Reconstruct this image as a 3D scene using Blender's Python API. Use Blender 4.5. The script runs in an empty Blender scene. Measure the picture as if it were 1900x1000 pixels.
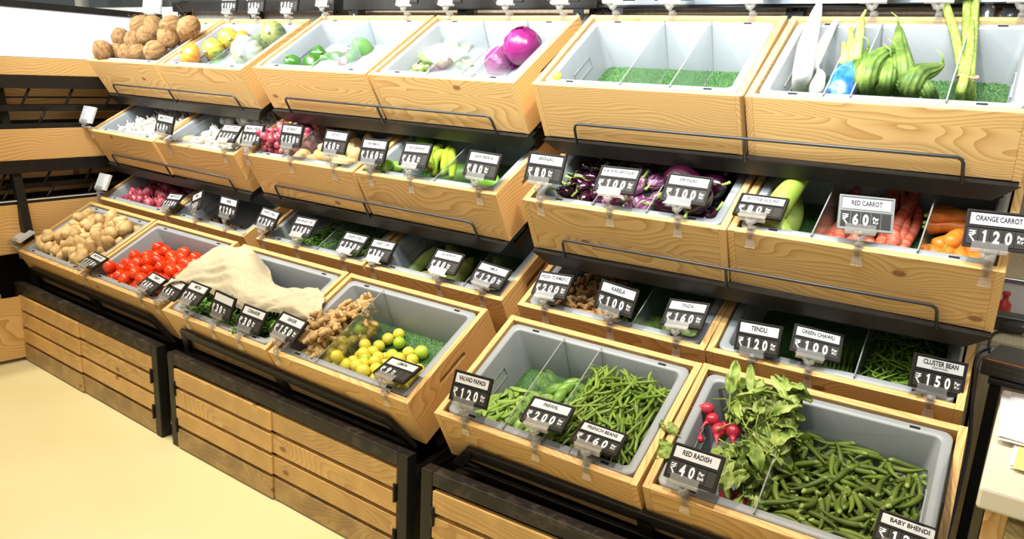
import bpy, bmesh, math, random
from mathutils import Vector, Matrix, Euler, noise
R_ = math.radians
SC = bpy.context.scene
COL = SC.collection
# ------------------------------------------------------------------ camera, world, lights
CAM = Vector((2.60278, -1.78937, 1.46393)); CEUL = Euler((1.320336, -0.049248, 0.619188), 'XYZ'); FPX = 1424.368
cd = bpy.data.cameras.new('camera'); cam = bpy.data.objects.new('camera', cd); COL.objects.link(cam)
cam.location = CAM; cam.rotation_euler = CEUL
cd.sensor_width = 36.0; cd.lens = 36.0 * FPX / 1900.0; cd.clip_start = 0.05
SC.camera = cam
SC.view_settings.view_transform = 'Standard'; SC.view_settings.look = 'None'; SC.view_settings.gamma = 1
SC.view_settings.use_curve_mapping = False
SC.view_settings.exposure = 0.0
wd = bpy.data.worlds.new('world'); SC.world = wd; wd.use_nodes = True
wd.node_tree.nodes['Background'].inputs[0].default_value = (0.93, 0.97, 1.0, 1)
wd.node_tree.nodes['Background'].inputs[1].default_value = 0.20
def lamp(kind, loc, target, energy, color, size=0.1, spot=90, blend=.4):
    l = bpy.data.lights.new('lamp', kind); l.energy = energy; l.color = color
    if kind == 'SPOT': l.spot_size = R_(spot); l.spot_blend = blend; l.shadow_soft_size = size
    if kind == 'AREA': l.shape = 'RECTANGLE'; l.size = size; l.size_y = size * .6
    o = bpy.data.objects.new('ceiling_or_fill_spot' if kind == 'SPOT' else 'soft_light', l); COL.objects.link(o)
    o.location = loc; o.rotation_euler = (Vector(target) - Vector(loc)).to_track_quat('-Z', 'Y').to_euler()
    return o
WARM = (1.0, 0.86, 0.65); DAY = (0.80, 0.91, 1.0)
for x in (-1.3, 0.0, 1.3, 2.5):
    lamp('SPOT', (x - .35, -0.70, 2.60), (x, 0.10, 0.8), 108, WARM, .045, 130, .8)
dl = lamp('AREA', (0.6, -0.42, 2.02), (0.6, 0.42, 1.48), 54, DAY, 4.2)  # cool fill added to brighten the top row, no fixture hangs there
dl.data.size_y = .5; dl.data.spread = R_(110)
lamp('SPOT', (3.3, 0.7, 2.7), (2.8, 1.2, 0.8), 60, WARM, .08, 100, .6)  # fill spot added to brighten the dim far-right background
lamp('AREA', (0.9, -2.6, 2.6), (0.0, -0.4, 0.2), 26, WARM, 2.0)
# ------------------------------------------------------------------ helpers
def link(name, me, parent=None, mats=(), loc=None, rot=None):
    o = bpy.data.objects.new(name, me); COL.objects.link(o)
    if parent is not None: o.parent = parent
    if me is not None and not me.materials:
        for m in mats: me.materials.append(m)
    if loc is not None: o.location = loc
    if rot is not None: o.rotation_euler = rot
    return o
def tag(o, label, cat, group=None, kind=None):
    if label: o['label'] = label
    if cat: o['category'] = cat
    if group: o['group'] = group
    if kind: o['kind'] = kind
    return o
def thing(name, label, cat, mat=None, group=None):
    o = bpy.data.objects.new(name, None); COL.objects.link(o); o.empty_display_size = .05
    if mat is not None: o.matrix_world = mat
    return tag(o, label, cat, group)
def dup(root, mat, label=None, group=None):
    r = root.copy(); COL.objects.link(r); r.matrix_world = mat
    if label: r['label'] = label
    if group: r['group'] = group
    for ch in root.children:
        c = ch.copy(); COL.objects.link(c); c.parent = r
        for g in ch.children:
            d = g.copy(); COL.objects.link(d); d.parent = c
    return r
class MB:
    def __init__(s): s.v = []; s.f = []; s.m = []; s.sm = []
    def add(s, vs, fs, mi=0, smooth=False):
        b = len(s.v); s.v += [tuple(p) for p in vs]
        for f in fs: s.f.append([i + b for i in f]); s.m.append(mi); s.sm.append(smooth)
    def box(s, a, b, mi=0, M=None):
        x0, y0, z0 = a; x1, y1, z1 = b
        vs = [Vector(p) for p in ((x0,y0,z0),(x1,y0,z0),(x1,y1,z0),(x0,y1,z0),(x0,y0,z1),(x1,y0,z1),(x1,y1,z1),(x0,y1,z1))]
        if M is not None: vs = [M @ v for v in vs]
        s.add(vs, [(0,3,2,1),(4,5,6,7),(0,1,5,4),(1,2,6,5),(2,3,7,6),(3,0,4,7)], mi)
    def tube(s, pts, r, n=8, mi=0, cap=True, ridge=None):
        pts = [Vector(p) for p in pts]; rs = r if isinstance(r, (list, tuple)) else [r] * len(pts)
        prev = None; b = len(s.v); rings = []
        for i, p in enumerate(pts):
            t = (pts[min(i+1, len(pts)-1)] - pts[max(i-1, 0)]).normalized()
            if prev is None:
                a = Vector((0,0,1)) if abs(t.z) < .9 else Vector((1,0,0)); u = t.cross(a).normalized()
            else: u = (prev - t * prev.dot(t)).normalized()
            w = t.cross(u); prev = u; ring = []
            for k in range(n):
                an = 2*math.pi*k/n; rr = rs[i]
                if ridge: rr *= 1 + ridge[1]*math.cos(an*ridge[0])
                s.v.append(tuple(p + (u*math.cos(an) + w*math.sin(an))*rr)); ring.append(len(s.v)-1)
            rings.append(ring)
        for a, c in zip(rings, rings[1:]):
            for k in range(n): s.f.append([a[k], a[(k+1)%n], c[(k+1)%n], c[k]]); s.m.append(mi); s.sm.append(True)
        if cap:
            s.f.append(rings[0][::-1]); s.m.append(mi); s.sm.append(True)
            s.f.append(rings[-1]); s.m.append(mi); s.sm.append(True)
    def rev(s, prof, n=16, mi=0, fn=None, M=None):
        # prof: list of (r, z); fn(p, ang, t) -> p
        b = len(s.v); k = len(prof)
        for i, (r, z) in enumerate(prof):
            for j in range(n):
                an = 2*math.pi*j/n; p = Vector((r*math.cos(an), r*math.sin(an), z))
                if fn: p = fn(p, an, i/(k-1))
                if M is not None: p = M @ p
                s.v.append(tuple(p))
        for i in range(k-1):
            for j in range(n):
                s.f.append([b+i*n+j, b+i*n+(j+1)%n, b+(i+1)*n+(j+1)%n, b+(i+1)*n+j]); s.m.append(mi); s.sm.append(True)
        s.f.append([b+j for j in range(n)][::-1]); s.m.append(mi); s.sm.append(True)
        s.f.append([b+(k-1)*n+j for j in range(n)]); s.m.append(mi); s.sm.append(True)
    def mesh(s, name, mats=()):
        me = bpy.data.meshes.new(name); me.from_pydata(s.v, [], s.f)
        me.polygons.foreach_set('material_index', s.m); me.polygons.foreach_set('use_smooth', s.sm)
        for m in mats: me.materials.append(m)
        me.update(); return me
def bev(o, w=.0015, seg=2):
    m = o.modifiers.new('bevel', 'BEVEL'); m.width = w; m.segments = seg; m.limit_method = 'ANGLE'; return o
# ------------------------------------------------------------------ materials
def nt(name):
    m = bpy.data.materials.new(name); m.use_nodes = True; t = m.node_tree
    return m, t, t.nodes['Principled BSDF']
def lk(t, a, b): t.links.new(a, b)
def plain(name, col, rough=.5, spec=.5, metal=0, emit=None):
    m, t, p = nt(name); p.inputs['Base Color'].default_value = (*col, 1); p.inputs['Roughness'].default_value = rough
    p.inputs['Specular IOR Level'].default_value = spec; p.inputs['Metallic'].default_value = metal
    if emit: p.inputs['Emission Color'].default_value = (*col, 1); p.inputs['Emission Strength'].default_value = emit
    return m
def mottled(name, cols, scale=30, rough=.5, spec=.5, bump=.0, bscale=None, vary=.12, stretch=(1,1,1), detail=3, grad=None):
    """noise between colours, brightness varied per object; optional grad=(axis,col,lo,hi) mixes a colour along the generated axis"""
    m, t, p = nt(name); N = t.nodes
    tc = N.new('ShaderNodeTexCoord'); mp = N.new('ShaderNodeMapping'); mp.inputs['Scale'].default_value = stretch
    oi = N.new('ShaderNodeObjectInfo')
    lk(t, tc.outputs['Object'], mp.inputs['Vector'])
    va = N.new('ShaderNodeVectorMath'); va.operation = 'ADD'; lk(t, mp.outputs[0], va.inputs[0])
    sc = N.new('ShaderNodeVectorMath'); sc.operation = 'SCALE'; sc.inputs[0].default_value = (7.1, 3.3, 5.7); lk(t, oi.outputs['Random'], sc.inputs['Scale'])
    lk(t, sc.outputs[0], va.inputs[1])
    no = N.new('ShaderNodeTexNoise'); no.inputs['Scale'].default_value = scale; no.inputs['Detail'].default_value = detail
    lk(t, va.outputs[0], no.inputs['Vector'])
    cr = N.new('ShaderNodeValToRGB'); el = cr.color_ramp.elements
    k = len(cols)
    el[0].position = .3; el[0].color = (*cols[0], 1); el[1].position = .7; el[1].color = (*cols[-1], 1)
    for i in range(1, k-1):
        e = el.new(.3 + .4*i/(k-1)); e.color = (*cols[i], 1)
    lk(t, no.outputs[0], cr.inputs[0]); out = cr.outputs[0]
    if grad:
        ax, gc, lo, hi = grad
        sp = N.new('ShaderNodeSeparateXYZ'); lk(t, tc.outputs['Generated'], sp.inputs[0])
        mr = N.new('ShaderNodeMapRange'); mr.inputs[1].default_value = lo; mr.inputs[2].default_value = hi; lk(t, sp.outputs[ax], mr.inputs[0])
        mx = N.new('ShaderNodeMix'); mx.data_type = 'RGBA'; lk(t, mr.outputs[0], mx.inputs[0]); lk(t, out, mx.inputs[6]); mx.inputs[7].default_value = (*gc, 1)
        out = mx.outputs[2]
    hs = N.new('ShaderNodeHueSaturation'); lk(t, out, hs.inputs['Color'])
    m2 = N.new('ShaderNodeMapRange'); m2.inputs[3].default_value = 1-vary; m2.inputs[4].default_value = 1+vary; lk(t, oi.outputs['Random'], m2.inputs[0]); lk(t, m2.outputs[0], hs.inputs['Value'])
    lk(t, hs.outputs[0], p.inputs['Base Color'])
    p.inputs['Roughness'].default_value = rough; p.inputs['Specular IOR Level'].default_value = spec
    if bump:
        n2 = N.new('ShaderNodeTexNoise'); n2.inputs['Scale'].default_value = bscale or scale*3; n2.inputs['Detail'].default_value = 3; lk(t, va.outputs[0], n2.inputs['Vector'])
        bp = N.new('ShaderNodeBump'); bp.inputs['Strength'].default_value = bump; bp.inputs['Distance'].default_value = .003; lk(t, n2.outputs[0], bp.inputs['Height']); lk(t, bp.outputs[0], p.inputs['Normal'])
    return m
def pine(name, axis, c0=(.78,.50,.20), c1=(.51,.25,.065), dirt=0.0):
    """pine board: growth rings cut flat, grain along the given axis (0 x, 1 y, 2 z), a few brown knots"""
    m, t, p = nt(name); N = t.nodes
    tc = N.new('ShaderNodeTexCoord'); oi = N.new('ShaderNodeObjectInfo')
    sp = N.new('ShaderNodeSeparateXYZ'); lk(t, tc.outputs['Object'], sp.inputs[0])
    oth = [i for i in (0,1,2) if i != axis]
    if axis == 0: oth = [2, 1]
    def mth(op, a, b=None, c=None):
        n = N.new('ShaderNodeMath'); n.operation = op
        for i, q in enumerate((a, b, c)):
            if q is None: continue
            if isinstance(q, (int, float)): n.inputs[i].default_value = q
            else: lk(t, q, n.inputs[i])
        return n.outputs[0]
    al, ac, de = sp.outputs[axis], sp.outputs[oth[0]], sp.outputs[oth[1]]
    rnd = oi.outputs['Random']; r10 = mth('MULTIPLY', rnd, 37.0)
    cb = N.new('ShaderNodeCombineXYZ')
    lk(t, mth('ADD', mth('MULTIPLY', al, 1.5), r10), cb.inputs[0]); lk(t, mth('ADD', mth('MULTIPLY', ac, 4.6), r10), cb.inputs[1]); lk(t, mth('MULTIPLY', de, 3.0), cb.inputs[2])
    n1 = N.new('ShaderNodeTexNoise'); n1.inputs['Scale'].default_value = 1.0; n1.inputs['Detail'].default_value = 2.2; n1.inputs['Roughness'].default_value = .42; lk(t, cb.outputs[0], n1.inputs['Vector'])
    # knots distort the grain
    vc = N.new('ShaderNodeCombineXYZ'); lk(t, mth('ADD', mth('MULTIPLY', al, 1.5), mth('MULTIPLY', rnd, 91.0)), vc.inputs[0]); lk(t, mth('ADD', mth('MULTIPLY', ac, 2.6), mth('MULTIPLY', rnd, 53.0)), vc.inputs[1])
    vo = N.new('ShaderNodeTexVoronoi'); vo.voronoi_dimensions = '2D'; vo.inputs['Scale'].default_value = 1.15; lk(t, vc.outputs[0], vo.inputs['Vector'])
    kd = vo.outputs['Distance']
    kn = mth('MULTIPLY', mth('POWER', 2.718, mth('MULTIPLY', kd, -9.0)), .05)
    h = mth('ADD', mth('MULTIPLY', n1.outputs[0], .30), kn)
    base = mth('ADD', mth('MULTIPLY', mth('ABSOLUTE', mth('SUBTRACT', ac, mth('MULTIPLY', rnd, .16))), .75), h)
    ph = mth('MULTIPLY', mth('ADD', base, mth('MULTIPLY', de, .8)), 620.0/6.283*1.0)
    fr = mth('FRACT', ph)
    ring = mth('POWER', fr, 2.2)
    # fine streaks
    c2 = N.new('ShaderNodeCombineXYZ'); lk(t, mth('MULTIPLY', al, 6.0), c2.inputs[0]); lk(t, mth('ADD', mth('MULTIPLY', ac, 260.0), r10), c2.inputs[1]); lk(t, mth('MULTIPLY', de, 260.0), c2.inputs[2])
    n2 = N.new('ShaderNodeTexNoise'); n2.inputs['Scale'].default_value = 1.0; n2.inputs['Detail'].default_value = 2.0; lk(t, c2.outputs[0], n2.inputs['Vector'])
    ring = mth('MULTIPLY', ring, mth('ADD', .45, mth('MULTIPLY', n2.outputs[0], .75)))
    mx = N.new('ShaderNodeMix'); mx.data_type = 'RGBA'; lk(t, ring, mx.inputs[0]); mx.inputs[6].default_value = (*c0, 1); mx.inputs[7].default_value = (*c1, 1)
    # knot colour
    mk = N.new('ShaderNodeMapRange'); mk.inputs[1].default_value = .020; mk.inputs[2].default_value = .034; mk.inputs[3].default_value = 1; mk.inputs[4].default_value = 0; lk(t, kd, mk.inputs[0])
    mx2 = N.new('ShaderNodeMix'); mx2.data_type = 'RGBA'; lk(t, mth('MULTIPLY', mk.outputs[0], .8), mx2.inputs[0]); lk(t, mx.outputs[2], mx2.inputs[6]); mx2.inputs[7].default_value = (.22,.085,.03,1)
    # broad tone variation
    n3 = N.new('ShaderNodeTexNoise'); n3.inputs['Scale'].default_value = .9; lk(t, cb.outputs[0], n3.inputs['Vector'])
    hs = N.new('ShaderNodeHueSaturation'); lk(t, mx2.outputs[2], hs.inputs['Color'])
    lk(t, mth('ADD', mth('ADD', .78, mth('MULTIPLY', n3.outputs[0], .24)), mth('MULTIPLY', rnd, .14)), hs.inputs['Value'])
    col = hs.outputs[0]
    if dirt:
        n4 = N.new('ShaderNodeTexNoise'); n4.inputs['Scale'].default_value = 9; n4.inputs['Detail'].default_value = 5; lk(t, tc.outputs['Object'], n4.inputs['Vector'])
        mr = N.new('ShaderNodeMapRange'); mr.inputs[1].default_value = .42; mr.inputs[2].default_value = .62; mr.inputs[4].default_value = dirt; lk(t, n4.outputs[0], mr.inputs[0])
        mx3 = N.new('ShaderNodeMix'); mx3.data_type = 'RGBA'; lk(t, mr.outputs[0], mx3.inputs[0]); lk(t, col, mx3.inputs[6]); mx3.inputs[7].default_value = (.16,.10,.05,1); col = mx3.outputs[2]
    lk(t, col, p.inputs['Base Color']); p.inputs['Roughness'].default_value = .42; p.inputs['Specular IOR Level'].default_value = .35
    bp = N.new('ShaderNodeBump'); bp.inputs['Strength'].default_value = .12; bp.inputs['Distance'].default_value = .001; lk(t, n2.outputs[0], bp.inputs['Height']); lk(t, bp.outputs[0], p.inputs['Normal'])
    return m
def clear(name, tint=(.93,.95,.95), haze=.10, gl=.10, rough=.05):
    m = bpy.data.materials.new(name); m.use_nodes = True; t = m.node_tree; N = t.nodes; N.remove(N['Principled BSDF'])
    tr = N.new('ShaderNodeBsdfTransparent'); tr.inputs[0].default_value = (*tint, 1)
    df = N.new('ShaderNodeBsdfDiffuse'); df.inputs[0].default_value = (.8,.82,.82,1)
    g = N.new('ShaderNodeBsdfGlossy'); g.inputs['Roughness'].default_value = rough
    a = N.new('ShaderNodeMixShader'); a.inputs[0].default_value = haze; lk(t, tr.outputs[0], a.inputs[1]); lk(t, df.outputs[0], a.inputs[2])
    fz = N.new('ShaderNodeFresnel'); fz.inputs[0].default_value = 1.45
    mm = N.new('ShaderNodeMath'); mm.operation = 'MULTIPLY_ADD'; mm.inputs[1].default_value = .8 if gl else .4; mm.inputs[2].default_value = gl*.3; lk(t, fz.outputs[0], mm.inputs[0])
    b = N.new('ShaderNodeMixShader'); lk(t, mm.outputs[0], b.inputs[0]); lk(t, a.outputs[0], b.inputs[1]); lk(t, g.outputs[0], b.inputs[2])
    lk(t, b.outputs[0], N['Material Output'].inputs[0]); return m
WX = pine('pine_grain_x', 0); WY = pine('pine_grain_y', 1); WZ = pine('pine_grain_z', 2)
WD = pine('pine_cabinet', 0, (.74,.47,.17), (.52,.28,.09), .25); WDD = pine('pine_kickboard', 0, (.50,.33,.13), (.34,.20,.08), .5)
BLK = mottled('black_powder_coat', [(.010,.009,.0075),(.017,.0145,.012)], 40, .42, .32, .05, 300, .1)
BLKW = mottled('black_scuffed_beam', [(.011,.0095,.008),(.018,.015,.012),(.06,.048,.036)], 26, .45, .35, .1, 200, .1, (1,1,1), 8)
WIRE = plain('black_wire', (.022,.022,.024), .35, .6)
TRAYM = mottled('grey_tray_plastic', [(.275,.295,.31),(.305,.32,.33)], 12, .42, .45, .03, 160, .03)
DARK = plain('dark_hole', (.02,.02,.022), .8, .1)
ACR = clear('clear_acrylic', (.90,.93,.93), .065, .0, .10); ACRE = plain('acrylic_edge', (.26,.26,.25), .2, .6)
CLIP = clear('clear_clip_plastic', (.97,.95,.91), .10, .0, .25)
TAGB = plain('tag_black', (.022,.020,.018), .6, .15); CARD = plain('digit_card', (.040,.037,.033), .55, .15)
WHITE = plain('label_white', (.58,.58,.575), .45, .4); NUM = plain('numeral_white', (.85,.85,.85), .5, .3); INK = plain('label_ink', (.012,.012,.014), .6, .2)
TAGW = plain('tag_white_back', (.62,.60,.56), .5, .3); TAGB_LIT = plain('tag_black_overexposed', (.22,.22,.22), .4, .4)  # the last is the black tag plastic with overexposure painted in
# ------------------------------------------------------------------ crate frames
H = .18; D = .415; W = .614; TT = .018
CR = {(0, 0, 0): (-1.0334, 0.162, 1.4219, -0.022, 0.5634), (0, 0, 1): (-0.4078, 0.153, 1.4219, -0.0176, 0.5634), (0, 1, 0): (-1.0255, 0.1304, 1.0868, -0.0507, 0.5054), (0, 1, 1): (-0.4214, 0.1182, 1.0868, -0.0303, 0.5054), (0, 2, 0): (-1.0275, 0.1549, 0.7456, -0.0186, 0.5054), (0, 2, 1): (-0.4162, 0.1476, 0.7456, -0.0328, 0.5054), (0, 3, 0): (-1.0418, -0.2399, 0.5321, -0.0175, 0.4969), (0, 3, 1): (-0.417, -0.2495, 0.5321, -0.016, 0.4969), (1, 0, 0): (0.3165, 0.1223, 1.4352, -0.0008, 0.5634), (1, 0, 1): (0.9417, 0.124, 1.4352, -0.0037, 0.5634), (1, 1, 0): (0.2913, 0.0878, 1.1001, -0.005, 0.5054), (1, 1, 1): (0.9156, 0.0906, 1.1001, 0.0009, 0.5054), (1, 2, 0): (0.3069, 0.1196, 0.759, 0.0021, 0.5054), (1, 2, 1): (0.9341, 0.1222, 0.759, 0.0033, 0.5054), (1, 3, 0): (0.295, -0.2982, 0.5455, -0.0092, 0.4969), (1, 3, 1): (0.9274, -0.3027, 0.5455, 0.0032, 0.4969), (2, 0, 0): (1.6259, 0.1299, 1.4358, 0.0586, 0.5634), (2, 0, 1): (2.2417, 0.1691, 1.4358, 0.0379, 0.5634), (2, 1, 0): (1.6346, 0.0983, 1.1007, 0.0522, 0.5054), (2, 1, 1): (2.2486, 0.1309, 1.1007, 0.0185, 0.5054), (2, 2, 0): (1.6071, 0.131, 0.7596, 0.0165, 0.5054), (2, 2, 1): (2.2247, 0.1554, 0.7596, 0.0472, 0.5054), (2, 3, 0): (1.6358, -0.2899, 0.5461, 0.0205, 0.4969), (2, 3, 1): (2.2594, -0.2609, 0.5461, 0.0478, 0.4969)}
def frame(k):
    x, y, z, yaw, ti = CR[k]
    return Matrix.Translation((x, y, z)) @ Matrix.Rotation(yaw, 4, 'Z') @ Matrix.Rotation(ti, 4, 'X') @ Matrix.Translation((0, 0, -H))
FR = {k: frame(k) for k in CR}
CM = CEUL.to_matrix()
def L(k, px, py, z=None, y=None, x=None):
    """the point of crate k's own frame seen at a place of the photo, on the plane of the given height, depth or width"""
    Mi = FR[k].inverted(); c = Mi @ CAM; v = Mi.to_3x3() @ (CM @ Vector((px-950, 500-py, -FPX)))
    ax, val = (2, z) if z is not None else ((1, y) if y is not None else (0, x))
    return c + v * ((val - c[ax]) / v[ax])
# ------------------------------------------------------------------ setting
def struct(name, mb, mats, M=None):
    o = link(name, mb.mesh(name), None, mats); o['kind'] = 'structure'
    if M is not None: o.matrix_world = M
    return o
FLOORM = mottled('cream_floor', [(.79,.72,.41),(.84,.78,.47)], 2.2, .30, .4, .02, 60, 0, (1,1,1), 8)
b = MB(); b.box((-5,-3.5,-.05),(5,3.2,0)); struct('floor', b, (FLOORM,))
LAM = mottled('grey_wood_laminate', [(.52,.48,.42),(.66,.62,.56)], 6, .5, .3, 0, 30, 0, (14,14,1.2), 4)
b = MB(); b.box((-4.2,.70,0),(2.50,.74,1.695)); b.box((2.46,.74,0),(2.50,2.4,1.695)); b.box((2.5,2.4,0),(4.2,2.44,1.695)); struct('wall_back', b, (LAM,))
b = MB(); b.box((-4.24,-2.0,0),(-4.2,.74,1.695)); struct('wall_left', b, (LAM,))
b = MB(); b.box((4.2,-2.0,0),(4.24,2.44,1.695)); struct('wall_right', b, (LAM,))
GLASS = clear('window_glass', (.95,.98,.97), .02, .2, .02)
wf = bpy.data.objects.new('window_1', None); COL.objects.link(wf); wf['kind'] = 'structure'
b = MB(); b.box((-4.2,.715,1.72),(4.2,.725,3.0)); link('pane', b.mesh('pane'), wf, (GLASS,))
b = MB()
b.box((-4.2,.70,1.695),(4.2,.74,1.72)); b.box((-4.2,.70,3.0),(4.2,.74,3.05))
for x in (-4.2,-2.5,-.8,.9,2.6,4.16): b.box((x,.70,1.72),(x+.04,.74,3.0))
link('window_frame', b.mesh('window_frame'), wf, (plain('white_frame', (.8,.8,.78), .5),))
# ------------------------------------------------------------------ crates
def side_mesh():
    bm = bmesh.new()
    def loop(pts):
        vs = [bm.verts.new((0, y, z)) for y, z in pts]; return [bm.edges.new((vs[i], vs[(i+1)%len(vs)])) for i in range(len(vs))]
    e = loop([(0,0),(D,0),(D,H),(0,H)])
    c = []; r = .011
    for i in range(16):
        a = math.pi*2*i/16; yc = .145 if math.cos(a) < -1e-6 else .255
        c.append((yc + r*math.cos(a), .128 + r*math.sin(a)))
    e += loop(c)
    bmesh.ops.triangle_fill(bm, use_beauty=True, use_dissolve=False, edges=e)
    g = bmesh.ops.extrude_face_region(bm, geom=bm.faces[:])
    bmesh.ops.translate(bm, vec=(TT,0,0), verts=[v for v in g['geom'] if isinstance(v, bmesh.types.BMVert)])
    bmesh.ops.recalc_face_normals(bm, faces=bm.faces[:])
    me = bpy.data.meshes.new('side_panel'); bm.to_mesh(me); bm.free(); me.materials.append(WY); return me
SIDE = side_mesh()
b = MB(); b.box((-W/2+TT,0,0),(W/2-TT,TT,H)); FRONT = b.mesh('front_panel', (WX,))
b = MB(); b.box((-W/2+TT,D-TT,0),(W/2-TT,D,H)); BACK = b.mesh('back_panel', (WX,))
b = MB(); b.box((-W/2+TT,TT,0),(W/2-TT,D-TT,.010)); BOT = b.mesh('bottom_panel', (WX,))
def make_crate():
    r = thing('wooden_crate', 'x', 'crate')
    bev(link('front_panel', FRONT, r)); bev(link('back_panel', BACK, r)); link('bottom_panel', BOT, r)
    link('side_panel', SIDE, r, loc=(-W/2,0,0)); link('side_panel', SIDE, r, loc=(W/2-TT,0,0))
    return r
def rrect(w, d, r, z, yc, n=5):
    pts = []
    for cx, cy, a0 in ((w/2-r, d/2-r, 0),(-w/2+r, d/2-r, 90),(-w/2+r,-d/2+r,180),(w/2-r,-d/2+r,270)):
        for i in range(n+1):
            a = R_(a0 + 90*i/n); pts.append((cx + r*math.cos(a), yc + cy + r*math.sin(a), z))
    return pts
YC = D/2
TOPZ = H - .006
def tray_mesh(fl):
    b = MB(); w0, d0 = W-2*TT-.010, D-2*TT-.010
    loops = [rrect(w0,d0,.022,TOPZ-.016,YC), rrect(w0,d0,.022,TOPZ-.002,YC), rrect(w0-.004,d0-.004,.020,TOPZ,YC), rrect(w0-.042,d0-.042,.016,TOPZ,YC),
             rrect(w0-.046,d0-.046,.015,TOPZ-.003,YC), rrect(w0-.046-.036*(TOPZ-fl)/.145,d0-.046-.036*(TOPZ-fl)/.145,.020,fl,YC)]
    out = [rrect(w0-.006,d0-.006,.02,TOPZ-.016,YC), rrect(w0-.036,d0-.036,.014,TOPZ-.012,YC), rrect(w0-.078,d0-.078,.018,.0125,YC)]
    n = len(loops[0]); base = 0
    vs = [p for l in loops for p in l]; fs = []
    for i in range(len(loops)-1):
        for k in range(n): fs.append((i*n+k, i*n+(k+1)%n, (i+1)*n+(k+1)%n, (i+1)*n+k))
    b.add(vs, fs, 0, True); b.add(loops[-1], [tuple(range(n))[::-1]], 0)
    b.add([p for l in out for p in l], [((i+1)*n+k, (i+1)*n+(k+1)%n, i*n+(k+1)%n, i*n+k) for i in range(2) for k in range(n)], 0, True)
    b.add(out[-1], [tuple(range(n))], 0)
    for x in (-.20, .205):
        for y in (YC-d0/2+.011, YC+d0/2-.011):
            b.box((x-.011,y-.0035,TOPZ-.001),(x+.011,y+.0035,TOPZ+.0006), 1)
    for sx in (-1, 1):      # moulded hand-hold ridges on the end walls
        for zz, yy in ((.105,.135),(.125,.275)):
            pass
        for y0, y1, z0, z1 in ((.15,.26,.118,.121),(.15,.26,.086,.089),(.15,.153,.086,.121),(.257,.26,.086,.121)):
            f = (TOPZ - (z0+z1)/2)/.145*.018
            x = w0/2 - .023 - f
            b.box((sx*x-.0022,y0,z0),(sx*x+.0022,y1,z1), 0)
    return b.mesh('plastic_tray', (TRAYM, DARK))
DEEP, SHAL = .030, .085
TRAY = {DEEP: tray_mesh(DEEP), SHAL: tray_mesh(SHAL)}
# what stands in each crate: (words, floor height)
TIER = ['top row', 'second row from the top', 'third row from the top', 'bottom row']
TS = ['top row', 'second row', 'third row', 'bottom row']
INFO = {(0,0,0):('brown coconuts',SHAL),(0,0,1):('orange and green pumpkins',SHAL),(1,0,0):('green capsicums and a wrapped red one',SHAL),(1,0,1):('cauliflower and purple cabbages',SHAL),
 (2,0,0):('bare green turf between two dividers',DEEP),(2,0,1):('white radishes, ridge gourds and drumsticks',DEEP),
 (0,1,0):('peeled white garlic bulbs',SHAL),(0,1,1):('white onions in a net',SHAL),(1,1,0):('small red onions and potatoes',SHAL),(1,1,1):('raw mangoes, bananas and papayas',DEEP),
 (2,1,0):('three kinds of brinjal',SHAL),(2,1,1):('bottle gourds, red carrots and orange carrots',DEEP),
 (0,2,0):('large red onions',SHAL),(0,2,1):('a few brown taro roots',DEEP),(1,2,0):('green chillies',SHAL),(1,2,1):('sweet corn and jackfruit pieces',DEEP),
 (2,2,0):('turmeric roots and round tinda gourds',DEEP),(2,2,1):('chawli and cluster beans',DEEP),
 (0,3,0):('tan potatoes',SHAL),(0,3,1):('red tomatoes',DEEP),(1,3,0):('fresh greens half covered by a cloth',DEEP),(1,3,1):('ginger and lemons',DEEP),
 (2,3,0):('flat beans, parwal and french beans',DEEP),(2,3,1):('red radishes and okra',DEEP)}
crate0 = make_crate(); first = True
for k in CR:
    w, fl = INFO[k]
    lab = 'pine crate in the %s, holding %s' % (TS[k[1]], w)
    if first: crate0.matrix_world = FR[k]; crate0['label'] = lab; crate0['group'] = 'pine display crates'; first = False
    else: dup(crate0, FR[k], lab, 'pine display crates')
    t = link('plastic_tray', TRAY[fl]); t.matrix_world = FR[k]
    tag(t, 'grey tray in the %s, filled with %s' % (TS[k[1]], w) if 'bare' not in w else 'grey plastic tray in the top row with bare green turf', 'tray', 'grey plastic trays')
# ------------------------------------------------------------------ dividers
def divider(k, x, label):
    fl = INFO[k][1]; b = MB()
    q = lambda z: .046 + .018*(TOPZ-z)/.145 + .001
    pr = [(q(fl+.003), fl+.003), (q(TOPZ)-.002, TOPZ+.002), (q(TOPZ)-.02, TOPZ+.002), (q(TOPZ)-.02, TOPZ+.008), (D-q(TOPZ)+.004, TOPZ+.014), (D-q(TOPZ)+.004, TOPZ+.003), (D-q(TOPZ), TOPZ+.002), (D-q(fl+.003), fl+.003)]
    n = len(pr); t = .0016
    vs = [(-t,y,z) for y,z in pr] + [(t,y,z) for y,z in pr]
    b.add(vs, [tuple(range(n))[::-1], tuple(range(n, 2*n))], 0)
    b.add(vs, [(i,(i+1)%n,(i+1)%n+n,i+n) for i in range(n)], 1)
    o = link('acrylic_divider', b.mesh('acrylic_divider'), None, (ACR, ACRE)); o.matrix_world = FR[k] @ Matrix.Translation((x,0,0))
    tag(o, label, 'divider', 'clear acrylic dividers')
def dx(k, px, py): return L(k, px, py, y=.04).x
def dxb(k, px, py): return L(k, px, py, y=.375).x
DV = {}
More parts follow.
